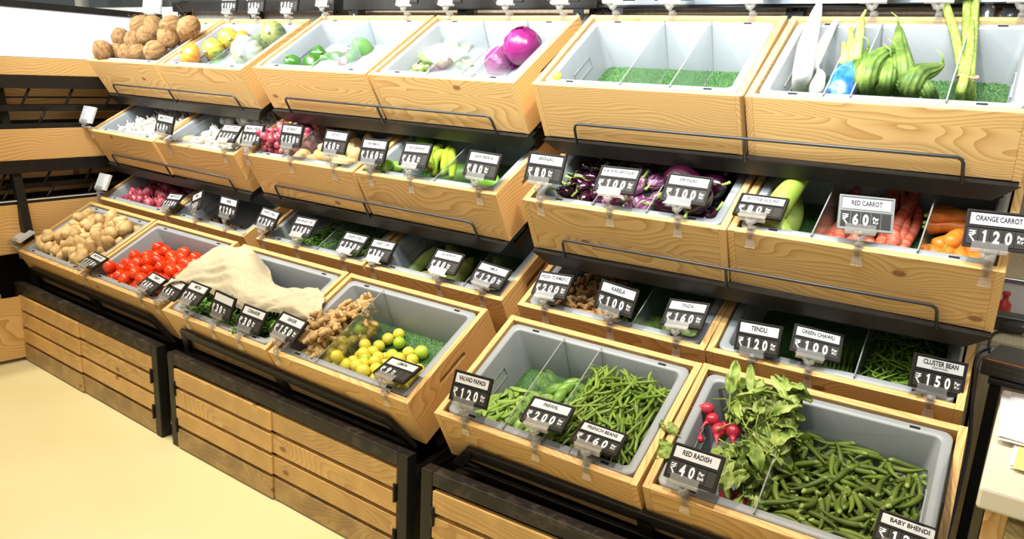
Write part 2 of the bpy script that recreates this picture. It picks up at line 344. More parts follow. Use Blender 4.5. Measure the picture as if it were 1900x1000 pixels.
for k, ps, words in (((0,0,1),[(0,389,117)],['between the orange pumpkin and the grey-green ribbed pumpkin']),
    ((1,0,0),[(0,579,117)],['in the capsicum tray of the top row']),
    ((1,0,1),[(0,796,134),(0,878,134)],['to the left of the cauliflower','to the left of the purple cabbages']),
    ((2,0,0),[(0,1153,150),(0,1245,155)],['left one on the bare turf in the top row','right one on the bare turf in the top row']),
    ((2,0,1),[(0,1530,172),(0,1580,177),(0,1757,186)],['between white radishes and the blue-wrapped celery','between the blue-wrapped celery and the ridge gourds','between the ridge gourds and the drumsticks']),
    ((0,1,1),[(0,330,262)],['to the left of the white onions, second row']),
    ((1,1,0),[(1,566,226),(1,648,237)],['left of the small red onions, second row','between red onions and potatoes, second row']),
    ((1,1,1),[(0,808,327)],['between the green bananas and the papayas']),
    ((2,1,0),[(0,1100,362),(0,1202,386)],['between dark and striped brinjals','between striped and large brinjals']),
    ((2,1,1),[(0,1508,436),(0,1704,465)],['between bottle gourds and red carrots','between red and orange carrots']),
    ((1,2,0),[(0,592,459)],['in the chilli tray of the third row']),
    ((1,2,1),[(0,866,529)],['right of the jackfruit, third row']),
    ((2,2,0),[(0,1176,605)],['between turmeric and tinda, third row']),
    ((2,2,1),[(0,1586,704)],['to the left of the cluster beans, third row']),
    ((1,3,1),[(0,591,667)],['between the ginger and the lemons']),
    ((2,3,0),[(0,939,793),(0,1011,820)],['between flat beans and parwal','between parwal and french beans']),
    ((2,3,1),[(0,1402,947)],['between the red radishes and the okra'])):
    DV[k] = []
    for (m, px, py), w in zip(ps, words):
        x = (dxb if m else dx)(k, px, py); x = max(-.24, min(.24, x)); DV[k].append(x); divider(k, x, 'clear acrylic divider ' + w)
# ------------------------------------------------------------------ turf mats
TURF = mottled('green_turf', [(.022,.075,.018),(.05,.14,.032),(.12,.24,.08)], 260, .32, .6, 0, None, .05)
def turf_mesh(w, d):
    rnd = random.Random(3); b = MB(); b.box((-w/2,-d/2,0),(w/2,d/2,.002), 0)
    for i in range(int(52000*w*d)):
        x = rnd.uniform(-w/2, w/2); y = rnd.uniform(-d/2, d/2); a = rnd.uniform(0, 6.28); h = rnd.uniform(.005,.0085); s = .0011
        dx_, dy_ = math.cos(a)*s, math.sin(a)*s; lx, ly = rnd.gauss(0,.003), rnd.gauss(0,.003)
        b.add([(x-dx_,y-dy_,.001),(x+dx_,y+dy_,.001),(x+lx,y+ly,h)], [(0,1,2)], 0)
    return b.mesh('turf_mat', (TURF,))
TM = turf_mesh(.49, .30)
for k in ((2,0,0),(2,0,1),(1,1,1),(2,1,1),(1,2,1),(2,2,0),(2,2,1),(1,3,1),(2,3,0)):
    o = link('turf_mat', TM); o.matrix_world = FR[k] @ Matrix.Translation((0, YC, INFO[k][1]+.0005))
    tag(o, 'green turf mat in the tray of ' + INFO[k][0] if k != (2,0,0) else 'green artificial turf mat in the empty tray of the top row', 'mat', 'artificial turf mats in the trays')
# ------------------------------------------------------------------ display racks
UNIT = [((-1.3434,-.2319),(-.1038,-.2663),'left'),((0.0,-.2929),(1.24,-.3027),'middle'),((1.3150,-.3354),(2.5525,-.2462),'right')]
BH = .382
for u, (p0, p1, nm) in enumerate(UNIT):
    if u == 0: p0 = (-1.3434,-.262); p1 = (-.075,-.292)
    if u == 2: p0 = (1.31,-.322); p1 = (2.55,-.262)
    yaw = math.atan2(p1[1]-p0[1], p1[0]-p0[0]); ln = math.hypot(p1[0]-p0[0], p1[1]-p0[1])
    RM = Matrix.Translation((p0[0], p0[1], 0)) @ Matrix.Rotation(yaw, 4, 'Z'); RI = RM.inverted()
    r = thing('display_rack', 'black steel stepped display rack with slatted pine cabinet doors, %s of the three' % nm, 'display rack', RM, 'black display racks')
    for x in (0, ln-.04):
        b = MB(); b.box((x,0,0),(x+.04,.04,BH)); bev(link('front_post', b.mesh('front_post'), r, (BLK,)), .003)
    b = MB(); b.box((.04,0,BH-.042),(ln-.04,.04,BH)); bev(link('front_beam', b.mesh('front_beam'), r, (BLKW,)), .003)
    b = MB(); b.box((.0,.04,BH-.09),(ln,.93,BH-.08)); link('base_board', b.mesh('base_board'), r, (BLK,))
    b = MB(); b.box((.0,.915,0),(ln,.925,1.58)); link('back_panel', b.mesh('back_panel'), r, (BLK,))
    if u == 2:
        b = MB(); b.box((ln-.006,.06,0),(ln-.001,.90,.70)); link('side_sheet', b.mesh('side_sheet'), r, (BLK,))
    for x in (0, ln*.5-.02, ln-.05):
        b = MB(); b.box((x,.925,0),(x+.05,.965,1.745))
        for i in range(34): b.box((x+.010,.9245,.1+i*.048),(x+.015,.9255,.125+i*.048),1); b.box((x+.035,.9245,.1+i*.048),(x+.040,.9255,.125+i*.048),1)
        link('upright', b.mesh('upright'), r, (BLK, plain('slot_grey', (.3,.3,.3), .6)))
    b = MB(); b.box((0,.885,1.688),(ln,.925,1.735 if u < 2 else 1.697)); bev(link('top_beam', b.mesh('top_beam'), r, (BLK,)), .002)
    for x in (.07, ln-.07):
        b = MB(); b.tube([(x,.884,1.668),(x,.879,1.668)], .007, 12); b.box((x-.02,.885,1.652),(x+.02,.889,1.688),1)
        link('bracket_bolt', b.mesh('bracket_bolt'), r, (plain('steel', (.5,.5,.5), .3, .5, .8), BLK))
    # doors: four slats each on hidden battens
    x0, x1 = .045, ln-.045; xm = (x0+x1)/2
    for di, (a, c) in enumerate(((x0, xm-.001),(xm+.001, x1))):
        dm = bpy.data.objects.new('cabinet_door', None); COL.objects.link(dm); dm.parent = r; dm.location = (a, 0, 0)
        yo = -.004 + .006*di
        for i in range(4):
            z1 = .328 - i*.081; z0 = z1 - (.067 if i < 3 else .078)
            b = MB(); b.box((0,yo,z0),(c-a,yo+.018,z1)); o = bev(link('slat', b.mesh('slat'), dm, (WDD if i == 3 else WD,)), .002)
        b = MB(); b.box((.03,yo+.018,.02),(.07,yo+.03,.32)); b.box((c-a-.07,yo+.018,.02),(c-a-.03,yo+.03,.32)); link('batten', b.mesh('batten'), dm, (WZ,))
        for z in (.10,.25):
            b = MB(); xx = c-a-.004 if di else .004
            b.box((xx-.006,yo-.004,z-.028),(xx+.006,yo+.004,z+.028)); b.tube([(xx,yo-.005,z-.03),(xx,yo-.005,z+.03)], .004, 8)
            link('hinge', b.mesh('hinge'), dm, (BLK,))
    # sloping shelves and rails, one per row
    for t in range(4):
        A = FR[(u,t,0)] @ Vector((-W/2,0,0)); B = FR[(u,t,1)] @ Vector((W/2,0,0))
        c0 = (A+B)/2; d = (B-A); yw = math.atan2(d.y, d.x); ti = CR[(u,t,0)][4]
        S = RI @ Matrix.Translation(c0) @ Matrix.Rotation(yw, 4, 'Z') @ Matrix.Rotation(ti, 4, 'X')
        hl = d.length/2
        b = MB()
        th = .050 if t < 3 else .03
        y0 = -.016 if t < 3 else .004
        # folded sheet shelf with chamfered ends
        vs = [(-hl+.002,y0,-.004),(hl-.002,y0,-.004),(hl-.05,y0+.004,-th),(-hl+.05,y0+.004,-th),(-hl+.002,D+.02,-.004),(hl-.002,D+.02,-.004),(hl-.05,D+.02,-th),(-hl+.05,D+.02,-th)]
        b.add(vs, [(0,3,2,1)[::-1],(4,5,6,7)[::-1],(0,1,5,4),(3,2,6,7)[::-1],(1,2,6,5),(0,3,7,4)[::-1]])
        o = bev(link('shelf', b.mesh('shelf'), r, (BLK,)), .002); o.matrix_basis = S
        for sx in (-1, 1):
            b = MB(); b.box((sx*(hl-.03)-.004,.05,-.09),(sx*(hl-.03)+.004,D+.15,-.05)); o = link('shelf_bracket', b.mesh('shelf_bracket'), r, (BLK,)); o.matrix_basis = S
        if t < 2:
            b = MB(); xa, xb, zt, yy = -W-.003+W/2-.188+.003, W/2+.19, .063, -.014
            pts = [(xa-.006,yy,-.008),(xa-.002,yy,zt-.016),(xa+.002,yy,zt-.006),(xa+.012,yy,zt),(xb-.012,yy,zt),(xb-.002,yy,zt-.006),(xb+.002,yy,zt-.016),(xb+.006,yy,-.008)]
            b.tube(pts, .0042, 8); b.tube([(0,yy,-.008),(0,yy,zt)], .0042, 8)
            o = link('wire_rail', b.mesh('wire_rail'), r, (WIRE,)); o.matrix_basis = S
        if t == 3:
            xa, xb = -W-.002+.095, W+.002-.105; b = MB(); ya, yb = -.021, -.008; zl, zr = ((.092,.090),(.106,.072),(.070,.070))[u]
            def bar(p, q, hw):
                p = Vector(p); q = Vector(q); dd = (q-p).normalized(); nn = Vector((-dd.z, dd.x)) * hw if False else None
                n_ = Vector((0,1,0)).cross(dd) * hw
                vs = [Vector((v.x, yy_, v.z)) for yy_ in (ya, yb) for v in (p-n_, q-n_, q+n_, p+n_)]
                b.add(vs, [(0,1,2,3),(7,6,5,4),(0,4,5,1),(1,5,6,2),(2,6,7,3),(3,7,4,0)])
            bar((xa,0,zl),(xb,0,zr),.021); bar((xa+.010,0,zl+.012),(xa-.072,0,-.020),.016); bar((xb-.010,0,zr+.012),(xb+.072,0,-.020),.016)
            bar((0,0,.07),(0,0,-.01),.02); bar((xa-.07,0,-.022),(xb+.07,0,-.022),.010)
            o = bev(link('guard_frame', b.mesh('guard_frame'), r, (BLK,)), .002); o.matrix_basis = S
# ------------------------------------------------------------------ price tags
_gl = {}
def glyphs(txt, h, w=None, bold=0.0, cx=.0):
    """flat lettering mesh in the x-z plane facing -y, centred, cap height h, squeezed to width w"""
    key = (txt, h, w, bold)
    if key in _gl: return _gl[key]
    cu = bpy.data.curves.new('lettering', 'FONT'); cu.body = txt; cu.size = 1; cu.offset = bold; cu.resolution_u = 3
    o = bpy.data.objects.new('tmp', cu); me = bpy.data.meshes.new_from_object(o); bpy.data.objects.remove(o)
    xs = [v.co.x for v in me.vertices]; ys = [v.co.y for v in me.vertices]
    if not xs: _gl[key] = me; return me
    mx, my = (min(xs)+max(xs))/2, (min(ys)+max(ys))/2; sy = h/(max(ys)-min(ys)); sx = sy if w is None else w/(max(xs)-min(xs))
    if w is not None and w < 0: sx = min(sy, -w/(max(xs)-min(xs)))
    for v in me.vertices: v.co = Vector(((v.co.x-mx)*sx, 0, (v.co.y-my)*sy))
    me.materials.clear(); _gl[key] = me; return me
def one_mesh():
    b = MB(); pts = [(-.0012,-.0138),(.0030,-.0138),(.0030,.0138),(.0002,.0138),(-.0042,.0098),(-.0042,.0062),(-.0012,.0075)]
    b.add([(x,0,z) for x,z in pts], [(0,1,2,3,6),(3,4,5,6)]); return b.mesh('numeral_one', (NUM,))
ONE = one_mesh()
def rupee_mesh():
    b = MB(); t = .0022
    def st(p, q, w=t):
        p = Vector((p[0],0,p[1])); q = Vector((q[0],0,q[1])); d = (q-p).normalized(); n = Vector((-d.z,0,d.x))*w/2
        b.add([p-n,q-n,q+n,p+n], [(0,1,2,3)])
    st((-.0065,.0095),(.0065,.0095)); st((-.0065,.0045),(.0065,.0045)); 
    pr = None
    for i in range(9):
        a = R_(90-22.5*i); c = (-.0015+.0048*math.cos(a), .0048+.0047*math.sin(a))
        if pr: st(pr, c, .0027)
        pr = c
    st((-.006,.0001),(-.0012,.0001)); st((-.0055,.0008),(.0045,-.0125),.003)
    return b.mesh('rupee_sign', (NUM,))
RUP = rupee_mesh()
TW, TH = .122, .083
b = MB(); b.box((-TW/2,.0,-TH/2),(TW/2,.007,TH/2)); b.box((-TW/2,-.002,TH/2-.004),(TW/2,0,TH/2)); b.box((-TW/2,-.002,-TH/2),(TW/2,0,-TH/2+.004)); b.box((-TW/2,-.002,-TH/2+.004),(-TW/2+.0035,0,TH/2-.004)); b.box((TW/2-.0035,-.002,-TH/2+.004),(TW/2,0,TH/2-.004)); b.box((-TW/2+.0035,-.002,.003),(TW/2-.0035,0,.0065))
FRM = b.mesh('frame', (TAGB,)); b2 = b; FRM_LIT = b.mesh('frame', (TAGB_LIT,)); FRMW = b.mesh('frame', (TAGW,))
b = MB(); b.box((-.053,-.0016,.009),(.053,-.0003,.0345)); STRIP = b.mesh('label_strip', (WHITE,))
b = MB(); b.box((-.0104,-.0014,-.0345),(.0104,-.0002,.001)); CARDM = b.mesh('digit_card', (CARD,))
b = MB(); b.box((-.034,-.0052,-TH/2-.010),(.034,-.0028,-TH/2+.014)); b.box((-.034,.0075,-TH/2-.010),(.034,.0095,-TH/2+.010)); b.box((-.034,-.005,-TH/2-.010),(.034,.009,-TH/2-.006))
b.box((-.036,-.0065,-TH/2-.006),(.036,-.005,-TH/2-.002)); b.tube([(-.012,.002,-TH/2-.010),(-.004,.002,-TH/2-.024)], [.006,.006], 8); b.tube([(.012,.002,-TH/2-.010),(.004,.002,-TH/2-.024)], [.006,.006], 8)
GRIP = b.mesh('clip_grip', (CLIP,))
# clamp: in the crate's frame, origin at the top front edge of the rim
b = MB(); b.box((-.010,-.004,-.020),(.010,-.001,.008)); b.box((-.010,TT+.001,-.014),(.010,TT+.004,.008)); b.box((-.010,-.004,.003),(.010,TT+.004,.006)); b.box((-.008,.0,.006),(.008,.013,.016))
b.add([(-.010,-.004,-.020),(.010,-.004,-.020),(.0135,-.010,-.040),(-.0135,-.010,-.040),(-.010,-.002,-.020),(.010,-.002,-.020),(.0135,-.008,-.040),(-.0135,-.008,-.040)], [(0,3,2,1),(4,5,6,7),(0,4,7,3),(1,2,6,5),(3,7,6,2)])
CLAMP = b.mesh('clamp', (CLIP,))
b = MB(); b.box((-.0045,-.0045,-.016),(.0045,-.0042,-.011)); b.box((-.0045,-.0045,-.008),(.0045,-.0042,-.004)); SPRING = b.mesh('spring', (plain('spring_steel', (.35,.25,.12), .3, .5, .6),))
def price_tag(name, price, k, pose, label, clip=True, back=False):
    x, y, z, rx, ry, rz = pose
    TM_ = Matrix.Translation((x,y,z)) @ Euler((rx,ry,rz)).to_matrix().to_4x4()
    lo = FR[k].inverted() @ (TM_ @ Vector((-.006, .002, -TH/2)))
    # nearest crate of the same row carries the clamp
    kk = min((q for q in CR if q[1] == k[1]), key=lambda q: abs((FR[q].inverted() @ (TM_ @ Vector((-.006,0,-TH/2)))).x))
    lo = FR[kk].inverted() @ (TM_ @ Vector((-.006,.002,-TH/2)))
    cx = max(-W/2+.014, min(W/2-.014, lo.x)); cy = D-TT if back else 0.0
    CMx = FR[kk] @ Matrix.Translation((cx, cy, H))
    r = thing('price_tag', label, 'price tag', Matrix.Translation(CMx.translation) @ Euler((rx,ry,rz)).to_matrix().to_4x4(), 'clip-on price tags')
    rel = r.matrix_world.inverted() @ TM_
    def put(nm, me, off=(0,0,0), par=r, mats=()):
        o = bpy.data.objects.new(nm, me); COL.objects.link(o); o.parent = par
        if not me.materials:
            for m in mats: me.materials.append(m)
        o.matrix_basis = (rel if par is r else Matrix()) @ Matrix.Translation(off); return o
    sp = name == 'BACK'
    fr = put('frame', FRMW if sp else (FRM_LIT if name == 'RED CARROT' else FRM))
    if not sp:
        st = put('label_strip', STRIP)
        if name:
            nm, _, sub = name.partition('|')
            w = min(.094, .0062*len(nm)+.006)
            if len(nm) > 13: w = .098
            put('lettering', glyphs(nm, .0120, w, .022), (0,-.0021,.0235 if not sub else .026), st, (INK,))
            if sub: put('lettering', glyphs(sub, .007, .0052*len(sub), 0), (0,-.0021,.0145), st, (INK,))
        slots = ['R'] + list(price) + ['K']
        while len(slots) < 5: slots.append('')
        for i, s in enumerate(slots):
            xo = -.0448 + .0224*i
            c = put('digit_card', CARDM, (xo,0,0))
            if s == 'R': put('numeral', RUP, (-.0005,-.0018,-.0155), c)
            elif s == 'K':
                put('numeral', glyphs('Per', .0085, .013, .02), (0,-.0018,-.0115), c, (NUM,)); put('numeral', glyphs('Bunch' if name == 'RED RADISH' else 'Kg', .0085, .011 if name != 'RED RADISH' else .014, .02), (0,-.0018,-.0215), c, (NUM,))
            elif s == '1': put('numeral', ONE, (0,-.0018,-.0160), c)
            elif s: put('numeral', glyphs(s, .0275, .0075 if s == '1' else .0128, .012 if s == '1' else .035), (0,-.0018,-.0160), c, (NUM,))
    else:
        put('lettering', glyphs('Fresh', .005, .02), (.0,-.0021,-.01), fr, (INK,)) if False else None
        b = MB(); b.box((-.055,-.0026,-.036),(.055,-.0018,.036)); put('paper_back', b.mesh('paper_back', (WHITE,)), (0,0,0))
    if clip:
        put('clip_grip', GRIP, (-.010,0,0))
        a = rel @ Vector((-.010,.002,-TH/2-.022)); c = r.matrix_world.inverted() @ (CMx @ Vector((0,.006,.013)))
        b = MB(); b.tube([a, a.lerp(c,.5), c], [.0055,.0045,.006], 8)
        for q, rr in ((a,.0085),(c,.0085)): b.rev([(.3*rr,-rr*.95),(.8*rr,-rr*.6),(rr,0),(.8*rr,rr*.6),(.3*rr,rr*.95)], 10, 0, None, Matrix.Translation(q))
        put('swivel_stem', b.mesh('swivel_stem', (CLIP,)), (0,0,0)).matrix_basis = Matrix()
    cl = link('clamp', CLAMP, r); M2 = r.matrix_world.inverted() @ CMx @ (Matrix.Rotation(math.pi, 4, 'Z') @ Matrix.Translation((0,-TT,0)) if back else Matrix()); cl.matrix_basis = M2
    s = link('spring', SPRING, cl)
TAGS=[
('BACK', '', (0, 1, 0), (-1.372, 0.165, 1.1602, -0.3774, 0.0176, -0.0244)),
('SMALL POTATO', '60', (0, 1, 0), (-0.598, 0.1104, 1.1753, -0.2415, 0.0554, 0.0241)),
('WHITE ONION|(SMALL)', '160', (0, 1, 1), (-0.1754, 0.1367, 1.1703, -0.6584, -0.0119, 0.0141)),
('MADRAS ONION', '200', (0, 1, 1), (-0.0005, 0.1188, 1.1799, -0.3868, -0.0233, -0.0015)),
('BACK', '', (0, 2, 0), (-1.3187, 0.1852, 0.8292, -0.4319, -0.0164, -0.0596)),
('SWEET POTATO', '120', (0, 2, 0), (-0.6931, 0.1797, 0.8156, -0.7584, -0.0707, -0.0327)),
('EDGE', '60', (0, 2, 1), (-0.4779, 0.1679, 0.8442, -0.3139, -0.321, -0.2013)),
('ARBI', '120', (0, 2, 1), (-0.235, 0.1577, 0.8533, -0.2515, 0.0357, 0.0016)),
('BACK', '', (0, 3, 0), (-1.3753, -0.1907, 0.5945, -1.0433, -0.039, -0.0833)),
('BABY POTATO', '110', (0, 3, 0), (-0.6744, -0.2066, 0.6003, -1.1109, 0.0497, -0.0664)),
('TOMATO', '60', (0, 3, 1), (-0.2231, -0.2056, 0.5922, -0.9769, 0.0384, -0.1058)),
('PALAK', '45', (1, 3, 0), (-0.0562, -0.2194, 0.6035, -0.738, 0.0293, -0.0866)),
('METHI', '30', (1, 3, 0), (0.1537, -0.2625, 0.6383, -0.7847, 0.008, -0.0428)),
('DILL', '30', (1, 3, 0), (0.3114, -0.256, 0.6254, -0.349, 0.0537, -0.0385)),
('CORIANDER', '30', (1, 3, 0), (0.4629, -0.2487, 0.6087, -0.554, 0.0469, 0.0266)),
('GINGER', '150', (1, 3, 1), (0.668, -0.2578, 0.6306, -0.7857, 0.0691, 0.0006)),
('WHITE CHILLI', '120', (1, 2, 0), (0.0436, 0.1468, 0.8453, -0.5479, 0.0486, -0.061)),
('BHAVNAGRI CHILLI', '150', (1, 2, 0), (0.2541, 0.1516, 0.8442, -0.6775, -0.02, -0.0053)),
('GREEN CHILLI', '120', (1, 2, 0), (0.5178, 0.1632, 0.8225, -0.7859, 0.0073, 0.0039)),
('SWEET CORN', '30', (1, 2, 1), (0.6703, 0.1561, 0.8219, -0.6886, -0.0308, -0.0344)),
('GROUNDNUT', '150', (1, 1, 0), (0.2693, 0.0917, 1.1998, -0.2716, -0.0058, -0.0327)),
('POTATO', '60', (1, 1, 0), (0.5057, 0.0935, 1.1968, -0.3354, 0.0021, -0.0223)),
('RAW MANGO', '160', (1, 1, 1), (0.6867, 0.1022, 1.1832, -0.3542, -0.02, 0.0003)),
('RAW BANANA', '60', (1, 1, 1), (0.8726, 0.1112, 1.1872, -0.4471, -0.0284, -0.0178)),
('RAW PAPAYA', '80', (1, 1, 1), (1.1635, 0.0955, 1.1864, -0.4057, 0.031, 0.0203)),
('BRINJAL', '80', (2, 1, 0), (1.395, 0.0927, 1.2027, -0.3046, 0.0181, 0.0656)),
('KATERI BRINJAL', '100', (2, 1, 0), (1.618, 0.1196, 1.1916, -0.6697, -0.0111, 0.0549)),
('BRINJAL', '100', (2, 1, 0), (1.8174, 0.1343, 1.1896, -0.5909, 0.0119, 0.0572)),
('BOTTLE GOURD', '80', (2, 1, 1), (2.0054, 0.174, 1.1652, -0.9915, 0.0016, 0.0659)),
('RED CARROT', '60', (2, 1, 1), (2.2583, 0.1561, 1.1846, -0.3893, 0.0171, 0.3861)),
('ORANGE CARROT', '120', (2, 1, 1), (2.5247, 0.1419, 1.1878, -0.368, -0.0061, 0.1375)),
('FRESH TURMERIC', '200', (2, 2, 0), (1.4059, 0.158, 0.839, -0.7131, -0.0482, 0.0008)),
('KARELA', '100', (2, 2, 0), (1.6367, 0.1395, 0.8483, -0.3166, 0.0978, 0.0187)),
('TINDA', '160', (2, 2, 0), (1.8371, 0.171, 0.8398, -0.7685, -0.0954, -0.0494)),
('JACKFRUIT', '80', (1, 2, 1), (0.982, 0.1513, 0.836, -0.7601, 0.0071, 0.0121)),
('AMLA', '120', (1, 2, 1), (1.1683, 0.1548, 0.8249, -0.875, 0.0834, 0.0456)),
('LEMON', '9', (1, 3, 1), (1.1519, -0.2558, 0.6131, -1.242, -0.0074, -0.0128)),
('VALVAD PAPADI', '120', (2, 3, 0), (1.4378, -0.2762, 0.6408, -0.372, -0.0259, 0.04)),
('PARWAL', '200', (2, 3, 0), (1.6607, -0.2407, 0.6268, -1.0476, -0.0103, 0.0716)),
('FRENCH BEANS', '160', (2, 3, 0), (1.808, -0.2326, 0.6054, -1.276, 0.0655, 0.1216)),
('RED RADISH', '40', (2, 3, 1), (2.0608, -0.2481, 0.6237, -0.6461, -0.0182, -0.0153)),
('BABY BHENDI', '120', (2, 3, 1), (2.4932, -0.1674, 0.5898, -1.1727, 0.0623, 0.0595)),
('TENDLI', '120', (2, 2, 1), (2.0463, 0.1633, 0.8205, -0.2692, -0.0811, -0.1296)),
('GREEN CHAWLI', '100', (2, 2, 1), (2.1847, 0.201, 0.8324, -0.8389, 0.0961, 0.2593)),
('CLUSTER BEAN|(GAWAR)', '150', (2, 2, 1), (2.4657, 0.2023, 0.8209, -0.3235, 0.1309, 0.4582)),]

WORDS = {'BABY POTATO':'potatoes','WHITE ONION|(SMALL)':'white onions'}
seen = {}
for name, price, k, pose in TAGS:
    nm = name.split('|')[0].lower(); place = TIER[k[1]]
    if name == 'BACK': lab = 'blank pale tag clipped to the left end of the %s' % place
    elif name == 'EDGE': name, lab = 'ONION', 'narrow price tag turned edge-on beside the taro tray, third row'
    elif name == 'TOMATO' : lab = 'black price tag reading tomato %s, clipped to the tray of tomatoes' % price
    elif name == 'BRINJAL' : lab = 'black price tag reading brinjal %s in the second row' % price
    elif name == 'PALAK': name, lab = '', 'black price tag 45 mostly hidden by the beige cloth corner'
    elif name == 'DILL': name, lab = '', 'black price tag 30 with its label under the cloth, beside methi tag'
    elif name == 'RED CARROT': lab = 'overexposed black price tag reading red carrot 60 in the second row'
    else: lab = 'black price tag reading %s %s, %s' % (nm, price, place.split(' from')[0])
    price_tag(name, price, k, pose, lab)
# tags of the top row stand on the rear rims and are cut by the top of the photo
HI = [(286,33,(0,0,0),'BACK',''),(427,31,(0,0,1),'PUMPKIN','100'),(477,31,(0,0,1),'DISCO PUMPKIN','60'),(537,29,(0,0,1),'PUMPKIN','80'),(606,28,(1,0,0),'CAPSICUM','80'),(756,27,(1,0,0),'RED CAPSICUM','160'),(834,25,(1,0,1),'CAULIFLOWER','60'),
      (945,27,(1,0,1),'RED CABBAGE','80'),(1045,25,(1,0,1),'LETTUCE','120'),(1143,24,(2,0,0),'BROCCOLI','160'),(1248,25,(2,0,0),'ZUCCHINI','100'),(1397,25,(2,0,0),'BEETROOT','60'),(1621,32,(2,0,1),'MOOLI','40'),(1742,36,(2,0,1),'RIDGE GOURD','80'),(1895,42,(2,0,1),'DRUMSTICK','120')]
for i, (px, py, k, nm, pr) in enumerate(HI):
    q = L(k, px, py, y=D-.005); q = Vector((max(-.29, min(.29, q.x)), D-TT/2, H)); w = FR[k] @ q
    up = .075 if i not in (1, 2, 3) else .064
    if i == 0: up = .062
    pose = (w.x+.006, w.y-.012, w.z+up+.012, -.18, 0, CR[k][3] + (.25 if i == 0 else 0))
    price_tag(nm, pr, k, pose, 'pale tag above the coconuts on the rear rim' if i == 0 else 'tag cut off by the photo top, rear rim, %s' % ['','leftmost above pumpkins','second above pumpkins','above dark green pumpkin','above capsicum tray left','above capsicum tray right','above cauliflower','above purple cabbages','right of cabbages','left of empty tray','middle of empty tray','right of empty tray','above the celery','beside the drumsticks','rightmost'][i], True, True)
# ------------------------------------------------------------------ produce shapes
def sph(rx, ry, rz, prof=None, n=14, k=10, amp=.0, fr=1.0, seed=0, ribs=None, bend=0):
    """body of revolution round z, centred; prof(t)->radius factor"""
    b = MB(); pts = []
    for i in range(k+1):
        t = i/k; th = math.pi*(.04+.92*t); r = math.sin(th); z = -math.cos(th)
        if prof: r *= prof(t)
        pts.append((r, z))
    off = Vector((seed*3.7, seed*1.3, seed*7.7))
    def fn(p, an, t):
        q = Vector(p)
        if ribs: 
            c = 1 - ribs[1]*abs(math.cos(an*ribs[0]/2))**ribs[2] if len(ribs) > 2 else 1+ribs[1]*math.cos(an*ribs[0])
            q = Vector((q.x*c, q.y*c, q.z))
        if amp: q *= 1 + amp*noise.noise(q*fr + off)
        q = Vector((q.x*rx, q.y*ry, q.z*rz))
        if bend: q.x += bend*(q.z/rz)**2
        return q
    b.rev(pts, n, 0, fn); return b
def rod(L_, r, pr, n=8, k=9, bend=(0,0), seed=0, wob=0, mi=0, ridge=None, b=None, flat=1):
    """tapered bent rod along x centred on the origin; pr(t) radius factor"""
    b = b or MB(); rd = random.Random(seed); pts = []; rs = []
    for i in range(k+1):
        t = i/k; x = (t-.5)*L_
        pts.append((x, bend[0]*(4*(t-.5)**2) + wob*noise.noise(Vector((t*2.3, seed, 0))), bend[1]*(4*(t-.5)**2) + wob*.6*noise.noise(Vector((t*2.3, seed, 5)))))
        rs.append(max(.0004, r*pr(t)))
    s0 = len(b.v); b.tube(pts, rs, n, mi, True, ridge)
    if flat != 1:
        for i in range(s0, len(b.v)):
            v = b.v[i]; b.v[i] = (v[0], v[1], v[2]*flat)
    return b
P = {}
P['potato'] = mottled('potato_skin', [(.42,.27,.10),(.62,.43,.19),(.70,.51,.25)], 28, .55, .3, .3, 90, .1)
P['tomato'] = mottled('tomato_skin', [(.66,.03,.005),(.78,.07,.008)], 14, .16, .6, 0, None, .12)
P['calyx'] = plain('green_calyx', (.10,.22,.04), .6)
P['onion'] = mottled('red_onion_skin', [(.22,.025,.05),(.42,.06,.10),(.55,.20,.17)], 16, .28, .5, .05, 60, .25, (4,4,.6))
P['wonion'] = mottled('white_onion_skin', [(0.546, 0.493, 0.37), (0.686, 0.651, 0.546)], 14, .35, .4, .05, 60, .08, (4,4,.6))
P['silver'] = mottled('netted_white_onion', [(.55,.57,.58),(.72,.74,.76)], 20, .3, .5, 0, 60, .08)
P['garlic'] = mottled('garlic_skin', [(0.581, 0.528, 0.422), (0.722, 0.686, 0.616)], 25, .55, .3, .1, 90, .06)
P['coco'] = mottled('coconut_husk', [(0.15, 0.075, 0.026), (0.27, 0.15, 0.064), (0.345, 0.21, 0.098)], 90, .9, .1, .7, 260, .12, (1,1,.10), 5)
P['fibre'] = plain('coconut_fibre', (.33,.20,.09), .9, .1)
P['pumpo'] = mottled('orange_pumpkin', [(0.612, 0.17, 0.017), (0.722, 0.323, 0.043)], 12, .3, .5, .05, 60, .05)
P['pumpg'] = mottled('orange_green_pumpkin', [(.12,.22,.04),(.55,.40,.06),(.80,.25,.03)], 16, .3, .5, .05, 60, .05)
P['pumps'] = mottled('grey_green_pumpkin', [(.20,.29,.26),(.40,.45,.38),(.48,.45,.18)], 11, .45, .4, .1, 60, .05)
P['pumpd'] = mottled('dark_green_pumpkin', [(.08,.14,.05),(.35,.33,.10)], 18, .4, .4, .1, 60, .05)
P['stem'] = mottled('dry_stem', [(.50,.42,.22),(.65,.58,.36)], 60, .7, .2)
P['caps'] = mottled('green_capsicum', [(0.028, 0.12, 0.012), (0.072, 0.2, 0.024)], 8, .2, .6, 0, None, .2)
P['gstem'] = mottled('green_stem', [(.16,.32,.05),(.30,.48,.10)], 50, .5, .4)
P['redc'] = plain('red_capsicum', (.60,.03,.01), .2)
P['wrap'] = clear('cling_film', (.95,.96,.96), .10, .6, .12)
P['gmel'] = mottled('green_melon', [(.07,.22,.045),(.16,.34,.08)], 9, .35, .4, 0, None, .1)
P['caul'] = mottled('cauliflower_curd', [(.70,.68,.52),(.84,.82,.68)], 40, .8, .2, .9, 70, .02)
